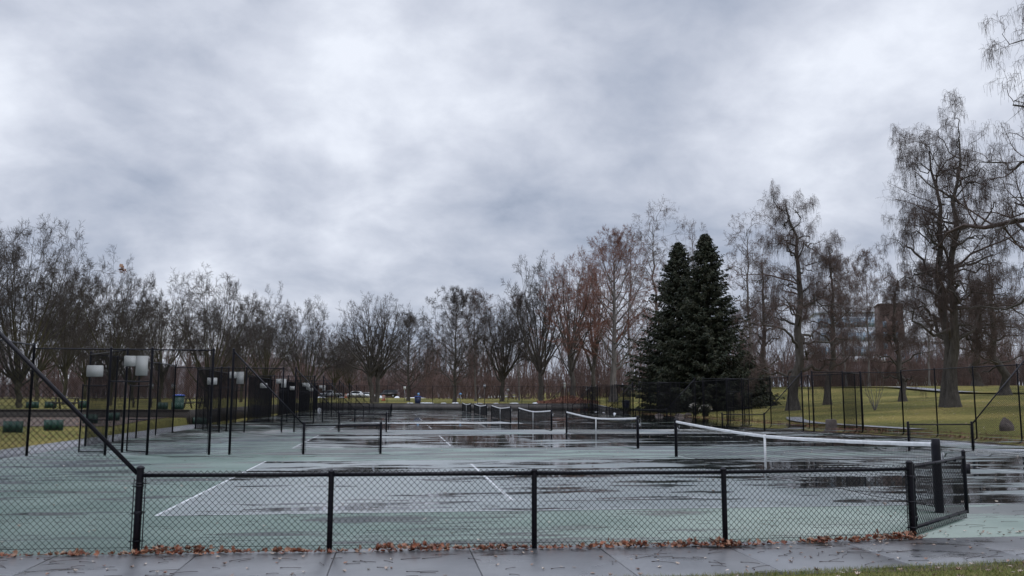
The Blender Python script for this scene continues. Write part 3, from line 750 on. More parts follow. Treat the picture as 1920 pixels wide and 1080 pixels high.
def proto_tree(key):
    if key in TREE_REF: return TREE_REF[key]
    P = {
     'locust_a': dict(kind='vase', seed=11, H=15, Rw=8, tr=.30, twig_m=M['twig'], bark_m=M['bark_moss'], dens=1.2, low=.14, minr=.011),
     'locust_b': dict(kind='vase', seed=29, H=15, Rw=8, tr=.28, twig_m=M['twig'], bark_m=M['bark_moss'], dens=1.2, low=.20, trunks=1, minr=.011),
     'locust_c': dict(kind='fork', seed=7, H=15, Rw=8, tr=.28, twig_m=M['twig'], bark_m=M['bark_moss'], dens=1.2, low=.12, minr=.012),
     'spread': dict(kind='vase', seed=43, H=19, Rw=9.5, tr=.50, twig_m=M['twig'], bark_m=M['bark'], dens=.95, low=.27, trunks=2, minr=.013),
     'round': dict(kind='round', seed=5, H=18, Rw=7.5, tr=.36, twig_m=M['twig'], bark_m=M['bark'], dens=1.25, low=.14, minr=.014),
     'elm': dict(kind='vase', seed=71, H=20, Rw=8, tr=.48, twig_m=M['twig'], bark_m=M['bark'], dens=1.2, low=.25, minr=.014),
     'red_a': dict(kind='fork', seed=17, H=24, Rw=8, tr=.50, twig_m=M['twig_red'], bark_m=M['bark'], dens=1.2, low=.22, trunks=1, minr=.014, lean=(.10, 0)),
     'red_b': dict(kind='round', seed=37, H=25, Rw=7.5, tr=.62, twig_m=M['twig_red'], bark_m=M['bark_pale'], dens=1.2, low=.20, minr=.014),
     'twisted': dict(kind='catalpa', seed=61, H=30, Rw=7, tr=.42, twig_m=M['twig_brown'], bark_m=M['bark_pale'], dens=1.1, low=.35, minr=.013, droop=.10, podm=None),
     'catalpa_a': dict(kind='catalpa', seed=3, H=22, Rw=6.2, tr=.62, twig_m=M['twig_brown'], bark_m=M['bark'], dens=1.25, low=.17, minr=.009, droop=.22, podm=M['pod']),
     'catalpa_b': dict(kind='catalpa', seed=14, H=20, Rw=5.5, tr=.50, twig_m=M['twig_brown'], bark_m=M['bark'], dens=1.0, low=.20, minr=.009, droop=.22, podm=M['pod']),
     'giant': dict(kind='catalpa', seed=88, H=25, Rw=7, tr=.62, twig_m=M['pod'], bark_m=M['bark'], dens=1.3, low=.22, trunks=2, minr=.009, droop=.18, podm=M['pod']),
     'giant_open': dict(kind='catalpa', seed=19, H=25, Rw=7, tr=.7, twig_m=M['pod'], bark_m=M['bark'], dens=1.15, low=.25, minr=.008, droop=.2, podm=M['pod']),
     'slim': dict(kind='round', seed=51, H=18, Rw=4.2, tr=.17, twig_m=M['twig_brown'], bark_m=M['bark_pale'], dens=1.0, low=.22, minr=.011),
    }[key]
    t = make_tree(**P); TREE_REF[key] = (t, P['H'], P['Rw'], [False]); return TREE_REF[key]
def put_tree(key, px, depth, topv, halfpx, rz, label, group=None, dz=0):
    t, H, Rw, used = proto_tree(key)
    o = copy_tree(t) if used[0] else t
    used[0] = True
    x, y = at(px, depth); z = gz(x, y)-.05
    h = top_z(topv, depth)-z; w = halfpx/FPX*depth
    o.location = (x, y, z+dz); o.rotation_euler = (0, 0, R(rz)); o.scale = (w/Rw, w/Rw, h/H)
    o['label'] = label
    if group: o['group'] = group
    return o
GL_, GM_, GR_ = 'bare trees along the left park', 'bare trees beyond the end wall', 'bare trees on the right lawn'
T = [
 ('locust_a', 38, 66, 388, 150, 20, 'tall spreading bare tree at the left edge, largest of the left row', GL_),
 ('locust_b', -95, 60, 395, 140, 150, 'bare tree mostly cut off by the left edge of the picture', GL_),
 ('locust_c', 122, 92, 455, 100, 70, 'slim-trunked bare tree just right of the tall one at the left edge', GL_),
 ('locust_b', 208, 84, 475, 105, 250, 'bare tree behind the corner notice of the nearest cross fence', GL_),
 ('locust_a', 388, 76, 492, 125, 200, 'mossy low-forking bare tree with wide limbs behind the nearest gate fence', GL_),
 ('locust_c', 300, 112, 515, 90, 130, 'bare tree standing back between two broad mossy trees on the left', GL_),
 ('locust_b', 498, 108, 535, 85, 15, 'bare tree behind the second cross fence on the left', GL_),
 ('locust_a', 572, 118, 548, 80, 310, 'rounded bare tree at the right end of the left row', GL_),
 ('locust_c', 452, 128, 552, 85, 210, 'small bare tree set back between the two right-hand trees of the left row', GL_),
 ('locust_a', 250, 140, 545, 90, 95, 'distant bare tree seen through the gap near the third trunk from the left', GL_),
 ('locust_c', 70, 130, 520, 110, 330, 'distant bare tree behind the largest tree at the left edge', GL_),
 ('locust_b', 160, 150, 540, 95, 60, 'distant bare tree between the first two left trees', GL_),
 ('locust_c', 628, 165, 605, 55, 280, 'low bare tree standing over the parked cars', GL_),
 ('spread', 704, 128, 530, 88, 0, 'broad bare tree with two grey trunks beside the black truck', GM_),
 ('round', 766, 150, 590, 60, 40, 'small dark bare tree next to the blue bin', GM_),
 ('locust_b', 655, 175, 612, 45, 175, 'young bare tree in front of the white hatchback', GM_),
 ('round', 853, 136, 545, 68, 120, 'round-headed bare tree with a straight trunk beyond the middle of the wall', GM_),
 ('slim', 892, 150, 545, 48, 0, 'slender straight bare tree just right of the round-headed tree', GM_),
 ('elm', 943, 148, 545, 68, 60, 'bare vase-shaped tree behind the farthest nets', GM_),
 ('slim', 974, 160, 555, 36, 90, 'very thin bare tree between two vase-shaped trees', GM_),
 ('elm', 1014, 140, 462, 82, 215, 'tall bare vase-shaped tree left of the leaf heap', GM_),
 ('red_a', 1076, 132, 452, 80, 185, 'rusty-twigged tree leaning over the leaf heap', GM_),
 ('red_a', 1112, 152, 448, 62, 80, 'rusty-twigged tree with close upright limbs behind the leaning one', GM_),
 ('red_b', 1150, 140, 430, 78, 30, 'rusty-twigged tree with a thick pale trunk near the far right corner', GM_),
 ('twisted', 1222, 158, 402, 66, 20, 'tall crooked bare tree rising left of the spruces', GM_),
 ('twisted', 1180, 180, 440, 50, 120, 'pale crooked bare tree between the rusty trees and the spruces', GM_),
 ('twisted', 1398, 140, 405, 66, 70, 'crooked bare tree rising just right of the spruces', GR_),
 ('twisted', 1312, 165, 418, 45, 200, 'crooked bare treetop showing between the two spruces', GR_),
 ('catalpa_a', 1487, 84, 358, 100, 0, 'tall bare tree with hanging pods nearest the spruces on the right lawn', GR_),
 ('catalpa_b', 1441, 112, 470, 62, 90, 'dark-trunked bare tree with reddish twigs beside the spruce skirt', GR_),
 ('catalpa_b', 1552, 94, 440, 68, 200, 'bare pod-bearing tree second from the spruces on the lawn', GR_),
 ('slim', 1588, 150, 478, 46, 30, 'pale slender tree in front of the glass building', GR_),
 ('slim', 1632, 158, 470, 48, 160, 'pale slender tree at the right end of the glass building', GR_),
 ('catalpa_a', 1693, 92, 505, 62, 130, 'low dense bare tree left of the giant trunk', GR_),
 ('giant', 1784, 72, 240, 118, 35, 'giant bare tree with a massive flared trunk dominating the right lawn', GR_),
 ('catalpa_b', 1886, 96, 478, 100, 60, 'broad reddish bare tree behind the brace at the right edge', GR_),
 ('catalpa_a', 1835, 130, 500, 80, 290, 'distant bare tree behind the giant one', GR_),
 ('slim', 1745, 150, 490, 50, 250, 'distant slender tree hidden behind the left limbs of the giant tree', GR_),
 ('giant_open', 2065, 58, -90, 235, 120, 'bare tree outside the frame whose crooked limbs reach in at the upper right', GR_),
]
for k in T: put_tree(*k[:7], group=k[7])

# spruces
def spruce(px, depth, topv, halfpx, seed, label):
    rg = np.random.default_rng(seed); x, y = at(px, depth); z0 = gz(x, y)-.1
    H = top_z(topv, depth)-z0; Rw = halfpx/FPX*depth
    root = thing('spruce_tree', label, 'tree', (x, y, z0), 'dark spruces beside the right fence')
    b = MB(); b.tubes([[(0, 0, 0), (0, 0, H*.5), (0, 0, H*.99)]], [[.42, .22, .02]], 10); b.build('trunk', M['bark'], root)
    b = MB(); BP = []; BR = []; sprays = []
    nb = 1500
    f = rg.random(nb)**1.15*.985+.01
    f[:60] = rg.uniform(.86, .99, 60)
    az = rg.uniform(0, 2*math.pi, nb)
    for k in range(nb):
        lob = 1+.10*math.sin(az[k]*3+f[k]*17)+.08*math.sin(az[k]*5-f[k]*31)+rg.normal()*.30
        L = (Rw*(1-f[k])**.78*lob*(.55+.45*min(1, f[k]/.10)) if f[k] > .1 else Rw*(1-f[k])**.72*lob*.97)+.12
        zb = H*f[k]; d = np.array([math.cos(az[k]), math.sin(az[k]), 0])
        t = np.linspace(0, 1, 6)[:, None]
        drop = -.32*L*(1-f[k]*.9)
        P = np.array([0, 0, zb])+d*L*t+np.array([0, 0, 1.])*(drop*t*1.0+.22*L*t**3)
        P[:, 2] = np.maximum(P[:, 2], .15)
        BP.append(P); BR.append(np.linspace(.035, .006, 6))
        ns = int(8+L*12)
        tt = rg.uniform(.12, 1, ns)**.7; fi = tt*5; i0 = np.minimum(fi.astype(int), 4); w = (fi-i0)[:, None]
        c = P[i0]*(1-w)+P[i0+1]*w
        side = np.array([-d[1], d[0], 0])
        sg = rg.choice([-1, 1], ns)[:, None]
        dirn = unit(d*rg.uniform(.3, 1.1, (ns, 1))+side*sg*rg.uniform(.2, 1.1, (ns, 1))+np.array([0, 0, -1])*rg.uniform(.1, 1.1, (ns, 1)))
        ln = rg.uniform(.22, .62, (ns, 1))*(1.1-.45*f[k])
        wd = unit(np.cross(dirn, rg.normal(size=(ns, 3))))*rg.uniform(.04, .10, (ns, 1))
        sprays.append(np.stack([c, c+dirn*ln*.45+wd, c+dirn*ln, c+dirn*ln*.45-wd], 1))
    b.tubes(np.stack(BP), np.stack(BR), 3)
    S = np.concatenate(sprays); n = len(S); S = S+rg.normal(size=(n, 1, 3))*.05
    S[:, :, 2] = np.maximum(S[:, :, 2], .05)
    b.add(S.reshape(-1, 3), np.arange(n*4).reshape(n, 4))
    b.build('crown', M['spruce'], root)
spruce(1330, 98, 436, 80, 2, 'right-hand and taller of the two dark spruces')
spruce(1278, 103, 452, 86, 9, 'left-hand dark spruce with a broad skirt')
spruce(1398, 104, 655, 44, 21, 'low dark spruce bush at the right foot of the tall spruces')

# far woods and thicket, one mass
def far_woods():
    rg = np.random.default_rng(77); b = MB()
    def belt(n, pr, dr, hr, tr, per2, per3, rmin):
        px = rg.uniform(pr[0], pr[1], n); dp = rg.uniform(dr[0], dr[1], n)
        a = (px-960)/FPX*math.cos(PITCH)
        x = CX+dp*(a*math.cos(YAW)+math.sin(YAW)); y = CY+dp*(math.cos(YAW)-a*math.sin(YAW)); z = height(x, y)
        h = rg.uniform(hr[0], hr[1], n)
        K = 6; t = np.linspace(0, 1, K)
        P = np.zeros((n, K, 3)); P[:, :, 0] = x[:, None]; P[:, :, 1] = y[:, None]; P[:, :, 2] = z[:, None]-.1+h[:, None]*t
        nz = np.cumsum(rg.normal(size=(n, K, 3))*[1, 1, 0], 1)*(h*.035)[:, None, None]; nz[:, 0] = 0; P += nz
        Rr = rg.uniform(tr[0], tr[1], n)[:, None]*np.linspace(1, .15, K)
        b.tubes(P, Rr, 4)
        P2, R2 = grow(rg, P, Rr, per2, .12, .98, 32, 12, .42, 4, .12, .10, .5, minr=rmin*1.5); b.tubes(P2, R2, 3)
        P3, R3 = grow(rg, P2, R2, per3, .1, 1.0, 35, 14, .55, 3, .15, .06, .7, minr=rmin); b.tubes(P3, R3, 3)
    belt(300, (-220, 590), (165, 240), (8, 15), (.10, .22), 12, 8, .016)
    belt(150, (560, 820), (275, 340), (10, 19), (.12, .25), 12, 8, .022)
    belt(260, (800, 1420), (185, 265), (9, 17), (.10, .22), 12, 8, .018)
    belt(330, (1380, 2080), (175, 250), (8, 14), (.09, .2), 11, 7, .016)
    belt(900, (-220, 570), (150, 200), (2.0, 5.0), (.03, .06), 6, 6, .020)
    belt(500, (560, 820), (262, 285), (3.0, 6.0), (.03, .07), 6, 6, .028)
    belt(1100, (800, 1420), (172, 215), (2.5, 6.5), (.03, .06), 6, 6, .022)
    belt(1500, (1380, 2080), (168, 205), (2.5, 6.5), (.03, .06), 6, 6, .020)
    tag(b.build('distant_woods', M['wood_far']), 'brown leafless woods and thicket closing the view behind the park trees', 'woods', kind='stuff')
far_woods()

# ------------------------------------------------------------------ buildings
def office():
    x, y = at(1618, 310); z = gz(x, y)
    r = thing('office_building', 'glass and white panel office block seen through the bare trees on the right', 'building', (x, y, z))
    ang = -YAW-.25
    r.rotation_euler = (0, 0, ang)
    W = 15; H = top_z(585, 310)-z
    b = MB(); b.box(-W, W, 0, 18, 0, H); b.build('wall', M['bwhite'], r)
    for k in range(5):
        z0 = H-6.6-k*5.2+1.6
        if z0 < 1: break
        b = MB(); b.box(-W+.8, W-.8, -.12, .05, z0, z0+3.2); w_ = b.build('window_band', M['bglass'], r)
        b = MB()
        for q in range(29): xx = -W+.8+q*(2*W-1.6)/28; b.box(xx-.07, xx+.07, -.18, -.121, z0, z0+3.2)
        b.box(-W+.8, W-.8, -.17, -.122, z0+1.5, z0+1.62); b.build('mullion', M['bwhite'], w_)
    b = MB(); b.box(-W-.5, W+.5, -.6, 18.5, H, H+.7); b.build('roof', M['bwhite'], r)
    x, y = at(1678, 285); z = gz(x, y); H = top_z(570, 285)-z
    r = thing('brick_tower', 'brown brick tower block right of the glass office', 'building', (x, y, z)); r.rotation_euler = (0, 0, ang)
    b = MB(); b.box(-3.5, 4.0, 0, 9, 0, H); b.build('wall', M['brick'], r)
    b = MB(); b.box(-3.7, 4.2, -.2, 9.2, H, H+.6); b.build('parapet', M['brick'], r)
    for q in range(2):
        for k in range(6):
            b = MB(); b.box(-2.5+q*3.4, -1.3+q*3.4, -.06, .04, 2+k*3.6, 4+k*3.6)
            b.build('window', M['bglass'], r)
    x, y = at(1590, 228); z = gz(x, y); H = top_z(676, 228)-z
    r = thing('brick_house', 'low brick building with a white roof edge below the glass office', 'building', (x, y, z)); r.rotation_euler = (0, 0, ang)
    b = MB(); b.box(-6.5, 9.5, 0, 8, 0, H); b.build('wall', M['brick'], r)
    b = MB(); b.box(-7, 10, -.5, 8.5, H, H+1.3); b.build('roof', M['snow'], r)
    for q in range(3):
        b = MB(); b.box(-3.4+q*4.6, -.9+q*4.6, -.06, .04, H*.35, H*.86); w_ = b.build('window', M['bwhite'], r)
        b = MB(); b.box(-2.2+q*4.6, -2.08+q*4.6, -.09, -.062, H*.35, H*.86); b.build('glazing_bar', M['steel'], w_)
    for k, (px, d, tv, hw, dep, lab) in enumerate(((1840, 240, 672, 9, 8, 'low brick building behind the giant tree, right of the office'), (1738, 262, 640, 7, 8, 'pale flat-roofed building between the brick tower and the giant tree'))):
        x, y = at(px, d); z = gz(x, y); H = top_z(tv, d)-z
        r = thing('brick_house' if k == 0 else 'flat_roofed_building', lab, 'building', (x, y, z)); r.rotation_euler = (0, 0, ang)
        b = MB(); b.box(-hw, hw, 0, dep, 0, H); b.build('wall', M['brick'] if k == 0 else M['bwhite'], r)
        b = MB(); b.box(-hw-.4, hw+.4, -.4, dep+.4, H, H+.5); b.build('roof', M['bwhite'], r)
        for q in range(4):
            b = MB(); b.box(-hw+1.2+q*hw*.48, -hw+2.8+q*hw*.48, -.06, .04, H*.45, H*.8); b.build('window', M['sign'] if k == 0 else M['bglass'], r)
office()

# ------------------------------------------------------------------ vehicles
def vehicle(kind, px, depth, rz, paint, label, length, hgt, wid=1.8):
    x, y = at(px, depth); z = gz(x, y)+.09
    r = thing({'pickup': 'pickup_truck', 'suv': 'parked_truck'}.get(kind, 'parked_car'), label, {'pickup': 'truck', 'suv': 'truck'}.get(kind, 'car'), (x, y, z), 'vehicles on the park road', rz=rz)
    L_ = length/2; w = wid/2
    if kind == 'hatch':
        body = [(-L_, .28), (L_, .28), (L_, .62), (L_*.93, .82), (L_*.55, .95), (-L_*.96, .98), (-L_, .7)]
        cab = [(L_*.58, .94), (L_*.18, hgt-.04), (-L_*.1, hgt), (-L_*.70, hgt-.05), (-L_*.95, .97)]
    elif kind == 'pickup':
        body = [(-L_, .45), (L_, .40), (L_, .85), (L_*.95, 1.05), (L_*.50, 1.15), (-L_*.12, 1.17), (-L_, 1.15)]
        cab = [(L_*.52, 1.13), (L_*.30, hgt-.05), (-L_*.05, hgt), (-L_*.16, hgt-.08), (-L_*.18, 1.15)]
    else:
        body = [(-L_, .45), (L_, .40), (L_, .9), (L_*.95, 1.12), (L_*.55, 1.2), (-L_, 1.22)]
        cab = [(L_*.56, 1.18), (L_*.32, hgt-.05), (0, hgt), (-L_*.97, hgt-.03), (-L_*.99, 1.2)]
    b = MB(); b.prism([(p[0], p[1]) for p in body], 'y', -w, w)
    cv = [(p[0], -w*.93 if i in (0, len(cab)-1) else -w*.78, p[1]) for i, p in enumerate(cab)]
    cv += [(p[0], -q[1], p[1]) for p, q in zip(cab, cv)]
    n = len(cab); b.add(cv, [(i, i+1, n+i+1, n+i) for i in range(n-1)], [tuple(range(n))[::-1]], [tuple(range(n, 2*n))])
    bo = b.build('body', paint, r)
    for s in (-1, 1):
        b = MB(); c = [Vector(cv[i] if s < 0 else cv[n+i]) for i in range(n)]
        ce = sum(c, Vector())/n; q = [ce+(v-ce)*.80+Vector((0, s*.012, 0)) for v in c]
        b.add(q, [tuple(range(n))]); b.build('side_window', M['glass'], r)
    b = MB(); a = [Vector(cv[0]), Vector(cv[1]), Vector(cv[n+1]), Vector(cv[n])]; ce = sum(a, Vector())/4
    b.add([ce+(v-ce)*.86+Vector((.02, 0, .012)) for v in a], [(0, 1, 2, 3)]); b.build('windscreen', M['glass'], r)
    wr = .33 if kind == 'hatch' else .39
    for sx in (L_*.62, -L_*.62):
        for s in (-1, 1):
            b = MB(); b.tubes([[(sx, s*(w-.20), wr), (sx, s*(w+.02), wr)]], [[wr, wr]], 18, True); o = b.build('wheel', M['tyre'], r)
            b = MB(); b.tubes([[(sx, s*(w+.021), wr), (sx, s*(w+.035), wr)]], [[wr*.6, wr*.5]], 12, True); b.build('rim', M['steel'], o)
    for s in (-1, 1):
        zc = body[2][1]-.05
        b = MB(); b.box(L_-.10, L_+.015, s*w*.8-.16, s*w*.8+.16, zc-.08, zc+.08); b.build('headlight', M['sign'], r)
        b = MB(); b.box(-L_-.015, -L_+.08, s*w*.85-.10, s*w*.85+.10, zc-.05, zc+.16); b.build('tail_light', M['red'], r)
    return r
ang = -YAW
vehicle('pickup', 621, 228, ang+math.pi+.05, M['carsilver'], 'silver-white pickup truck at the left of the parked vehicles', 5.6, 1.85, 1.95)
vehicle('hatch', 665, 212, ang+math.pi-.05, M['carwhite'], 'white hatchback parked just left of the two grey trunks', 4.3, 1.52)
vehicle('suv', 727, 222, ang+math.pi, M['carblack'], 'black high-roofed truck parked right of the two grey trunks', 5.0, 1.95, 1.95)
vehicle('hatch', 690, 262, ang+.1, M['carwhite'], 'distant white car low behind the hatchback and trunk', 4.4, 1.5)

# ------------------------------------------------------------------ small park things
def barrier(px, depth, w, h, label):
    x, y = at(px, depth); z = gz(x, y)
    r = thing('barrier_panel', label, 'barrier', (x, y, z), 'dark green ribbed barrier panels on the left grass', rz=-YAW+random.Random(px).uniform(-.15, .15))
    b = MB(); n = 61; v = []
    for i in range(n):
        t = i/(n-1); xx = -w/2+w*t; yy = .045*math.cos(t*math.pi*6)
        v += [(xx, yy-.02, .02), (xx, yy-.02, h), (xx, yy+.03, h), (xx, yy+.03, .02)]
    f = []
    for i in range(n-1):
        for k in range(4): f.append((4*i+k, 4*i+(k+1) % 4, 4*i+4+(k+1) % 4, 4*i+4+k))
    b.add(v, f, [(0, 1, 2, 3)], [(4*n-1, 4*n-2, 4*n-3, 4*n-4)])
    b.build('panel', M['greenp'], r)
    for s in (-1, 1):
        b = MB(); b.box(s*w*.33-.03, s*w*.33+.03, .14, .20, 0, h*.9); b.build('stake', M['wood'], r)
for px, d, w, h, l in ((28, 39, .95, .52, 'green ribbed barrier panel nearest the left edge on the grass'),
                       (104, 40.5, .85, .50, 'green ribbed barrier panel between the first two tall fence posts'),
                       (172, 46, .80, .50, 'green ribbed barrier panel seen through the open gate leaf'),
                       (214, 49, .75, .48, 'green ribbed barrier panel left of the double gate'),
                       (305, 56, .75, .52, 'green ribbed barrier panel below the blue-lidded bin'),
                       (334, 55.5, .75, .52, 'green ribbed barrier panel right of the blue-lidded bin'),
                       (366, 56, .75, .50, 'green ribbed barrier panel below the yellow bushes'),
                       (382, 56, .6, .48, 'rightmost green ribbed barrier panel by the end of the path'),
                       (62, 64, .9, .5, 'small green barrier panel beyond the timber wall near the left trunk'),
                       (96, 65, .9, .5, 'small green barrier panel beyond the timber wall in front of the picnic table'),
                       (158, 65, .8, .55, 'small green barrier panel beyond the timber wall right of the picnic table')):
    barrier(px, d, w, h, l)
def picnic(px, depth, label, rz=0):
    x, y = at(px, depth); z = gz(x, y)
    r = thing('picnic_table', label, 'table', (x, y, z), 'picnic tables', rz=-YAW+rz)
    b = MB()
    for k in range(5): b.box(-.95, .95, -.37+k*.15, -.24+k*.15, .72, .765)
    b.build('tabletop', M['wood'], r)
    for s in (-1, 1):
        b = MB()
        for k in range(2): b.box(-.95, .95, s*.70-.13+k*.14, s*.70-.01+k*.14, .43, .47)
        b.build('bench_seat', M['wood'], r)
    for s in (-.65, .65):
        b = MB(); b.box(s-.04, s+.04, -.75, .75, .36, .43)
        b.prism([(-.62, 0), (-.50, 0), (-.16, .72), (-.28, .72)], 'x', s-.035, s+.035); b.prism([(.50, 0), (.62, 0), (.28, .72), (.16, .72)], 'x', s-.034, s+.034)
        b.build('trestle', M['wood'], r)
picnic(127, 62, 'dark picnic table behind the timber wall at the left', .1)
picnic(368, 66, 'dark picnic table beside the yellowish bushes', -.2)
picnic(1048, 165, 'tiny dark picnic table just behind the leaf heap', .1)
picnic(268, 70, 'dark picnic table seen through the double gate', .5)
def bin_(px, depth, h, w, m, lid, label, name='rubbish_bin'):
    x, y = at(px, depth); z = gz(x, y)
    r = thing(name, label, 'bin', (x, y, z), rz=-YAW)
    b = MB(); b.lathe(0, 0, [0, .02, h*.9], [w*.40, w*.42, w*.5], 16); b.build('bin_body', m, r, smooth=False)
    b = MB(); b.lathe(0, 0, [h*.9, h*.9, h*.96, h], [w*.5, w*.56, w*.5, w*.1], 16); b.build('lid', lid, r)
bin_(336, 60, 1.05, .78, M['greenp'], M['bluep'], 'dark bin with a bright blue lid behind the nearest court fence')
bin_(482, 80, 1.1, .8, M['navyp'], M['navyp'], 'navy bin seen past the second cross fence on the left')
bin_(784, 124, 1.05, .95, M['navyp'], M['bluep'], 'blue bin standing on the snowy wall edge beyond the courts', 'recycling_bin')
bin_(1174, 108, 1.35, .95, M['navyp'], M['navyp'], 'dark navy bin behind the fence at the far right corner')
def drum(px, depth, label):
    x, y = at(px, depth); z = gz(x, y)
    r = thing('traffic_drum', label, 'barrel', (x, y, z))
    b = MB(); b.lathe(0, 0, [0, .12, .12, .5, .95, 1.0], [.40, .40, .30, .28, .25, .05], 16); b.build('drum_body', M['orange'], r)
    b = MB(); b.lathe(0, 0, [.42, .42, .56, .56], [.2, .295, .29, .2], 16); b.build('reflective_band', M['sign'], r); b = MB(); b.lathe(0, 0, [.72, .72, .84, .84], [.2, .28, .27, .2], 16); b.build('reflective_band', M['sign'], r)
drum(720, 150, 'orange-red traffic drum in front of the black truck')
drum(649, 205, 'orange-red traffic drum at the nose of the white hatchback')
def post_sign(px, depth, vt, vb, wpx, label, m=None, n=1, extra=None, name='street_sign'):
    x, y = at(px, depth); z = gz(x, y); zt = top_z(vt, depth)-z; zb = top_z(vb, depth)-z; w = wpx/FPX*depth/2
    r = thing(name, label, 'sign', (x, y, z), rz=-YAW)
    b = MB(); b.bar((0, .03, -.1), (0, .03, zt), .035, 8); b.build('sign_post', M['steel'], r)
    hh = (zt-zb)/n
    for k in range(n):
        c = .05; z0 = zb+k*hh+.02; z1 = zb+(k+1)*hh-.02
        b = MB(); b.prism([(-w+c, z0), (w-c, z0), (w, z0+c), (w, z1-c), (w-c, z1), (-w+c, z1), (-w, z1-c), (-w, z0+c)], 'y', -.02, -.008); o = b.build('sign_plate', m or M['sign'], r)
        if extra:
            b = MB()
            for q in range(3): zz = z0+(z1-z0)*(.25+.22*q); b.box(-w*.6, w*.6, -.024, -.021, zz, zz+(z1-z0)*.07)
            b.build('print', M['signink'], o)
post_sign(759, 135, 725, 731, 5, 'small white sign on a grey post left of the blue bin')
post_sign(1059.5, 150, 717, 728, 3.6, 'narrow white double sign on a post behind the leaf heap', n=2, extra=True)
post_sign(785, 128, 737, 742, 4, 'pale blue sign just above the blue bin', m=M['bluesign'])
post_sign(864, 126, 737, 741, 4, 'tiny blue sign beyond the end wall right of the round-headed tree', m=M['bluesign'])
def box_post(px, depth, vt, label):
    x, y = at(px, depth); z = gz(x, y); zt = top_z(vt, depth)-z
    r = thing('lamp_post', label, 'lamp post', (x, y, z), 'short lamp posts in the park')
    b = MB(); b.bar((0, 0, -.1), (0, 0, zt-.4), .05, 8); b.build('post', M['wood'], r)
    b = MB(); b.box(-.16, .16, -.16, .16, zt-.4, zt-.02); b.build('lamp_head', M['steel'], r)
    b = MB(); b.lathe(0, 0, [zt-.02, zt, zt+.09], [.22, .22, .02], 8); b.build('cap', M['wood'], r)
box_post(909, 122, 721, 'post with a small pale box head beyond the wall between two trees')
box_post(1101, 150, 728, 'post with a small pale head beside the trunk right of the leaf heap')
box_post(283, 75, 722, 'thin lamp post seen through the fence left of the blue-lidded bin')
box_post(325, 78, 722, 'thin lamp post seen through the fence above the blue-lidded bin')
box_post(953, 135, 729, 'low pale post right of the vase-shaped tree behind the nets')
# stump and rock by the right fence
x, y = at(1557, 49.5); r = thing('tree_stump', 'squat dark tree stump on the grass behind the right fence', 'stump', (x, y, gz(x, y)-.03))
b = MB(); b.lathe(0, 0, [0, .1, .3, .66, .68, .68], [.42, .36, .31, .30, .28, .01], 14); b.build('stump_body', M['stone'], r)
x, y = at(1884, 44.5)
def rock(x, y, s, seed, label):
    import bmesh
    rg = random.Random(seed); bm = bmesh.new(); bmesh.ops.create_icosphere(bm, subdivisions=3, radius=1)
    for v in bm.verts:
        n = 1+.10*math.sin(v.co.x*4+seed)+.09*math.sin(v.co.y*5+seed*2)+.07*math.sin(v.co.z*6)+rg.uniform(-.03, .03)
        v.co = Vector((v.co.x*s[0]*n, v.co.y*s[1]*n, max(-.2, v.co.z)*s[2]*n))
    me = bpy.data.meshes.new('rock'); bm.to_mesh(me); bm.free(); me.materials.append(M['stone'])
    o = bpy.data.objects.new('boulder', me); col.objects.link(o); o.location = (x, y, gz(x, y)); tag(o, label, 'boulder'); return o
rock(x, y, (.33, .30, .66), 4, 'dark upright boulder on the grass behind the fence post at the right edge')
for k, (px, d, s, l) in enumerate(((1275, 86, (.5, .4, .3), 'low pale-topped stone under the spruce skirt, leftmost of three'), (1290, 85, (.35, .3, .35), 'small stone under the spruce skirt, middle of three'), (1236, 88, (.4, .35, .3), 'small stone at the left foot of the spruces'))):
    x, y = at(px, d); rock(x, y, s, 10+k, l)
def shrub(px, depth, h, w, label, bloom=True, n=420):
    x, y = at(px, depth); r = thing('shrub', label, 'shrub', (x, y, gz(x, y)), 'small shrubs by the right fence')
    rg = np.random.default_rng(int(px)); b = MB()
    P = np.zeros((30, 4, 3)); d = unit(rg.normal(size=(30, 3))*[1, 1, .4]+[0, 0, 1.2])
    for k in range(4): P[:, k] = d*np.array([w, w, h])*k/3
    b.tubes(P, np.full((30, 4), .012), 3); b.build('stems', M['twig'], r)
    c = unit(rg.normal(size=(n, 3)))*rg.uniform(.4, 1, (n, 1))*[w, w, h*.5]+[0, 0, h*.55]
    a = rg.normal(size=(n, 3))*.06; e = rg.normal(size=(n, 3))*.06
    b = MB(); b.add(np.stack([c-a, c+e, c+a, c-e], 1).reshape(-1, 3), np.arange(4*n).reshape(n, 4)); b.build('foliage', M['spruce'], r)
    if bloom:
        for q in range(4):
            p = unit(rg.normal(size=(1, 3))*[1, 1, .4]+[0, 0, .9])*[w, w, h*.45]+[0, 0, h*.5]
            c = p+rg.normal(size=(26, 3))*.07; a = rg.normal(size=(26, 3))*.07; e = rg.normal(size=(26, 3))*.07
            b = MB(); b.add(np.stack([c-a, c+e, c+a, c-e], 1).reshape(-1, 3), np.arange(104).reshape(26, 4)); b.build('flower_head', M['flower'], r)
shrub(1304, 84, 1.3, .45, 'shrub with pale dry flower heads behind the right fence, left of two')
shrub(1322, 82, 1.1, .55, 'shrub with pale dry flower heads behind the right fence, right of two')
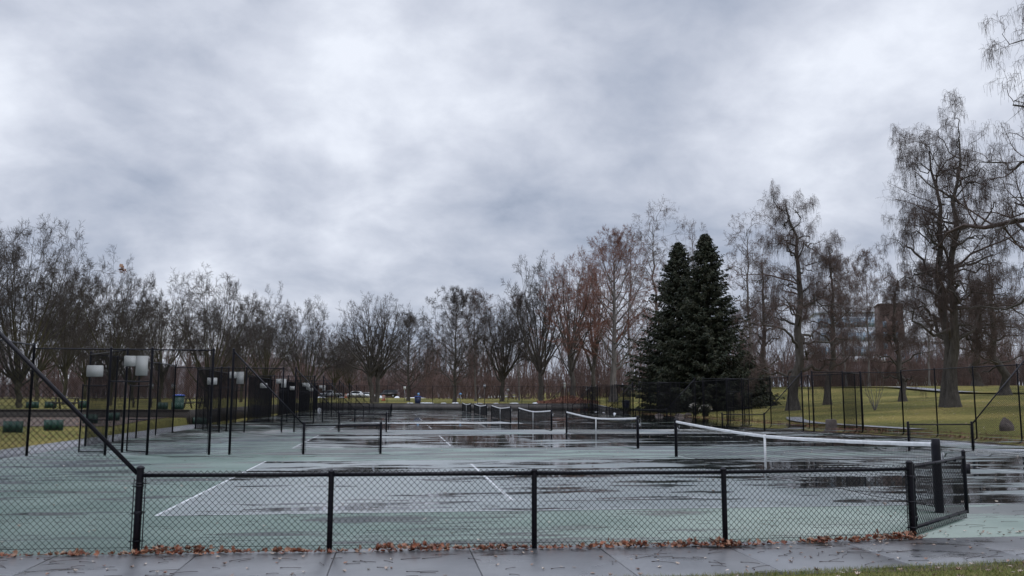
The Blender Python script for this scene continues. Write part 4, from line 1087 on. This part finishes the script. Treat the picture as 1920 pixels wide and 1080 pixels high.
# sapling
x, y = at(1640, 74); r = thing('sapling', 'thin pale multi-stemmed sapling on the lawn left of the giant tree', 'tree', (x, y, gz(x, y)))
rg = np.random.default_rng(4); P0 = []
for k in range(6):
    a = k*1.05+.3; P0.append([(math.cos(a)*.05, math.sin(a)*.05, 0), (math.cos(a)*.35, math.sin(a)*.35, .8), (math.cos(a)*.7, math.sin(a)*.7, 1.7), (math.cos(a)*.85, math.sin(a)*.85, 2.7+.3*(k % 3))])
P0 = np.array(P0); b = MB(); b.tubes(P0, np.tile(np.linspace(.035, .01, 4), (6, 1)), 5); b.build('stems', M['bark_pale'], r)
P1, R1 = grow(rg, P0, np.tile(np.linspace(.035, .01, 4), (6, 1)), 7, .3, 1, 35, 10, .4, 4, .1, .1, .6, minr=.006); b = MB(); b.tubes(P1, R1, 3); b.build('twigs', M['twig_brown'], r)
# orange leaf cluster caught in the left tree
x, y = at(214, 82); z = top_z(508, 82)
rg = np.random.default_rng(9); c = rg.normal(size=(40, 3))*.16+[x, y, z]; a = rg.normal(size=(40, 3))*.09; e = rg.normal(size=(40, 3))*.09
b = MB(); b.add(np.stack([c-a, c+e, c+a, c-e], 1).reshape(-1, 3), np.arange(160).reshape(40, 4))
tag(b.build('leaf_cluster', M['leaf']), 'small rusty clump of dead leaves caught high in a left tree', 'leaf clump')

# ------------------------------------------------------------------ leaves, twigs, snow, grass blades
LEAF = np.array([(0, -.55), (.10, -.30), (.42, -.42), (.30, -.16), (.55, .02), (.30, .10), (.40, .42), (.14, .26), (0, .62), (-.14, .26), (-.40, .42), (-.30, .10), (-.55, .02), (-.30, -.16), (-.42, -.42), (-.10, -.30)])
def leaves(name, pts, size, m, seed, tilt=.35, label='', cat='leaves'):
    rg = np.random.default_rng(seed); n = len(pts); pts = np.asarray(pts, float)
    s = rg.uniform(size[0], size[1], n); k = len(LEAF)
    yaw = rg.uniform(0, 6.283, n); ax = rg.normal(size=(n, 3))*[1, 1, 0]; ax = unit(ax); an = np.abs(rg.normal(0, tilt, n))
    asp = rg.uniform(.6, 1.05, n)
    lx = LEAF[:, 0][None]*s[:, None]*asp[:, None]; ly = LEAF[:, 1][None]*s[:, None]
    lx = np.concatenate([np.zeros((n, 1)), lx], 1); ly = np.concatenate([np.zeros((n, 1)), ly], 1)
    curl = rg.uniform(-.1, 1.3, n)[:, None]; fold = rg.uniform(0, .9, n)[:, None]
    lz = curl*(lx**2+ly**2)/s[:, None]+fold*np.abs(lx)*.8+rg.normal(size=lx.shape)*.03*s[:, None]
    c, q = np.cos(yaw)[:, None], np.sin(yaw)[:, None]
    V = np.stack([lx*c-ly*q, lx*q+ly*c, lz], -1)
    A = ax[:, None, :]; ca = np.cos(an)[:, None, None]; sa = np.sin(an)[:, None, None]
    V = V*ca+np.cross(np.broadcast_to(A, V.shape), V)*sa+A*(V*A).sum(-1, keepdims=True)*(1-ca)
    V[:, :, 2] -= np.minimum(V[:, :, 2].min(1), 0)[:, None]
    V += pts[:, None, :]
    f = np.array([(0, i+1, (i+1) % k+1) for i in range(k)]); Fa = (f[None]+(np.arange(n)*(k+1))[:, None, None]).reshape(-1, 3)
    b = MB(); b.add(V.reshape(-1, 3), Fa); o = b.build(name, m)
    return tag(o, label, cat, kind='stuff')
rg = np.random.default_rng(101)
def fence_y(x):
    xs = [-20]+[p[0] for p in FX]; ys = [-8.62]+[p[1] for p in FX]; return np.interp(x, xs, ys)
n = 1500
x = rg.uniform(-16, -1.85, n*3); dens = .20+.8*np.clip(.5+.6*np.sin(x*2.3+1)+.5*np.sin(x*5.1)+.3*np.sin(x*11), 0, 1); x = x[rg.random(n*3) < dens][:n]
n = len(x); pile = np.clip(.5+.6*np.sin(x*2.3+1)+.5*np.sin(x*5.1), .1, 1)
y = fence_y(x)-.04-np.abs(rg.normal(0, .055, n)); z = .012+rg.random(n)**1.8*.065*pile
leaves('leaf_drift', np.stack([x, y, z], -1), (.036, .078), M['leaf'], 5, .75, 'drift of curled brown leaves piled along the foot of the low fence')
n = 170; x = rg.uniform(-14, 3, n); y = -8.85-rg.random(n)**1.5*1.6; z = np.full(n, .012)
leaves('scattered_leaves', np.stack([x, y, z], -1), (.030, .055), M['leaf_pale'], 6, .25, 'pale and brown leaves scattered over the wet pavement')
n = 60; x = rg.uniform(-1.9, 1.6, n); y = -8.55+rg.normal(0, .12, n)+np.clip(x+1.8, 0, 1)*.2; z = np.full(n, .012)
n2 = 1300; x2 = rg.uniform(-18, 18.5, n2); y2 = -8.5+rg.random(n2)**1.1*100; z2 = np.full(n2, .010)
n3 = 120; x3 = rg.uniform(-2, 12, n3); y3 = rg.uniform(-8, 3, n3); z3 = np.full(n3, .010)
n4 = 90; x4 = rg.normal(4, 5, n4); y4 = 8.5+rg.normal(0, 1.2, n4); z4 = np.full(n4, .010)
leaves('scattered_leaves', np.concatenate([np.stack([x, y, z], -1), np.stack([x2, y2, z2], -1), np.stack([x3, y3, z3], -1), np.stack([x4, y4, z4], -1)]), (.030, .06), M['leaf_pale'], 7, .25, 'small leaves lying scattered over the wet green courts')
n = 150; x = rg.uniform(-6.5, 3, n); y = -10.55+.08*np.clip(x+5, 0, 9)-rg.random(n)*1.6; z = np.full(n, .035)
leaves('scattered_leaves', np.stack([x, y, z], -1), (.04, .075), M['leaf_pale'], 8, .4, 'pale curled leaves lying on the grass at the lower right')
n = 4200; y = rg.uniform(4, 84, n); x = 19.35+np.abs(rg.normal(0, .55, n)); z = height(x, y)+.02
leaves('leaf_drift', np.stack([x, y, z], -1), (.04, .08), M['leaf_red'], 9, .5, 'reddish leaf litter along the foot of the right fence')
n = 3500; x = rg.uniform(20, 75, n); y = rg.uniform(5, 75, n); z = height(x, y)+.02
leaves('scattered_leaves', np.stack([x, y, z], -1), (.05, .09), M['leaf_pale'], 10, .5, 'pale fallen leaves dotted over the right lawn')
n = 260; x = rg.normal(16.9, .8, n); y = 26.0+np.abs(rg.normal(0, .5, n)); z = .01+rg.random(n)*.08
leaves('leaf_drift', np.stack([x, y, z], -1), (.05, .09), M['leaf_red'], 12, .7, 'small heap of brown leaves at the opening in the right cross fence')
n = 700; x = rg.normal(-24, 3, n); y = rg.uniform(14, 38, n); z = height(x, y)+.03
leaves('scattered_leaves', np.stack([x, y, z], -1), (.05, .09), M['leaf'], 13, .5, 'brown leaves on the grass beside the left path')
# leaf heap beyond the wall
n = 9000; u = rg.normal(0, 1, n); pxs = np.clip(1062+u*32, 1008, 1122); dd = 126+rg.random(n)*12
a = (pxs-960)/FPX*math.cos(PITCH); x = CX+dd*(a*math.cos(YAW)+math.sin(YAW)); y = CY+dd*(math.cos(YAW)-a*math.sin(YAW))
hh = np.exp(-((pxs-1068)/30)**2)*1.0+.25; z = height(x, y)+rg.random(n)*hh*np.clip(1-np.abs(dd-132)/7, 0, 1)
leaves('leaf_heap', np.stack([x, y, z], -1), (.10, .22), M['leaf_red'], 14, 1.0, 'long heap of raked rusty leaves beyond the end wall')
# thin dark stems on the pavement and near court
def stems(n, xr, yr, z, seed, label, ln=(.10, .34), r=.0022):
    rg = np.random.default_rng(seed); x = rg.uniform(*xr, n); y = yr[0]+(yr[1]-yr[0])*rg.random(n)
    a = rg.normal(0, .45, n)+np.where(rg.random(n) < .15, 1.2, 0); c = rg.normal(0, .35, n); L_ = rg.uniform(*ln, n); K = 7
    P = np.zeros((n, K, 3)); P[:, 0] = np.stack([x, y, np.full(n, z)], -1)
    for k in range(1, K):
        aa = a+c*k/K; P[:, k] = P[:, k-1]+np.stack([np.cos(aa)*L_/K, np.sin(aa)*L_/K, np.zeros(n)], -1)
    P[:, :, 2] += .004*np.sin(np.linspace(0, 3.1, K))[None]
    rad = np.full((n, K), r); rad[:, 0] = r*2.2
    b = MB(); b.tubes(P, rad, 4); tag(b.build('fallen_twigs', M['stem']), label, 'twigs', kind='stuff')
stems(210, (-16, 2.5), (-10.6, -8.85), .014, 21, 'thin dark leaf stems scattered on the wet pavement')
stems(330, (-18, 4), (-8.5, -4.2), .012, 22, 'thin dark stems lying on the near edge of the court', r=.0018)
# snow remnants
def snow(patches, label):
    b = MB(); rg = random.Random(8)
    for px, d, wpx, dep, h in patches:
        x, y = at(px, d); w = wpx/FPX*d/2; z = gz(x, y); n = 14; V = [(x, y, z+h)]; 
        for ring, (f, hz) in enumerate(((.55, .8), (1, 0))):
            for k in range(n):
                a = k*2*math.pi/n; q = f*rg.uniform(.8, 1.15); V.append((x+math.cos(a)*w*q, y+math.sin(a)*dep*q, z+h*hz*rg.uniform(.7, 1.1)-(.03 if ring else 0)))
        b.add(V, [(0, 1+k, 1+(k+1) % n) for k in range(n)], [(1+k, 1+n+k, 1+n+(k+1) % n, 1+(k+1) % n) for k in range(n)])
    tag(b.build('snow_patches', M['snow']), label, 'snow', kind='stuff')
snow([(1004, 126, 13, .5, .18), (965, 126, 24, .4, .12), (930, 126, 14, .3, .08), (855, 126, 16, .4, .14), (800, 126, 40, .3, .10), (770, 126, 16, .3, .08), (832, 126, 14, .3, .08), (900, 126, 20, .3, .06),
      (600, 118, 9, .5, .35), (713, 205, 8, .6, .6), (745, 212, 12, .6, .45), (715, 214, 6, .5, .5), (1070, 150, 8, .5, .3), (1118, 108, 12, 1.2, .1), (1132, 104, 12, 1.0, .1), (1152, 98, 7, .8, .2), (600, 205, 30, 1, .3), (640, 230, 20, 1, .3), (780, 215, 40, .8, .2), (850, 235, 60, .8, .15), (1428, 118, 6, .6, .2)],
     'thin remnants of old snow along the wall top and road')
# grass tufts at the lower right corner, beside the pavement
rg = np.random.default_rng(55); n = 52000
x = rg.uniform(-7.5, 3.2, n); y = -10.62+.09*np.clip(x+5.5, 0, 99)+.03-rg.random(n)**1.3*2.4
h = rg.uniform(.018, .05, n); a = rg.uniform(0, 6.28, n); w = .0028; ln = rg.normal(0, .022, (n, 2))
B0 = np.stack([x-np.cos(a)*w, y-np.sin(a)*w, np.full(n, -.005)], -1); B1 = np.stack([x+np.cos(a)*w, y+np.sin(a)*w, np.full(n, -.005)], -1); B2 = np.stack([x+ln[:, 0], y+ln[:, 1], h], -1)
b = MB(); b.add(np.stack([B0, B1, B2], 1).reshape(-1, 3), np.arange(3*n).reshape(n, 3))
M['blade'] = mat('grass_blades', (.075, .11, .022), (.20, .19, .06), rough=.7, scale=3, island=[(.09, .13, .02), (.15, .17, .035), (.24, .21, .07)])
tag(b.build('grass', M['blade']), 'short olive grass edging the pavement at the lower right', 'grass', kind='stuff')
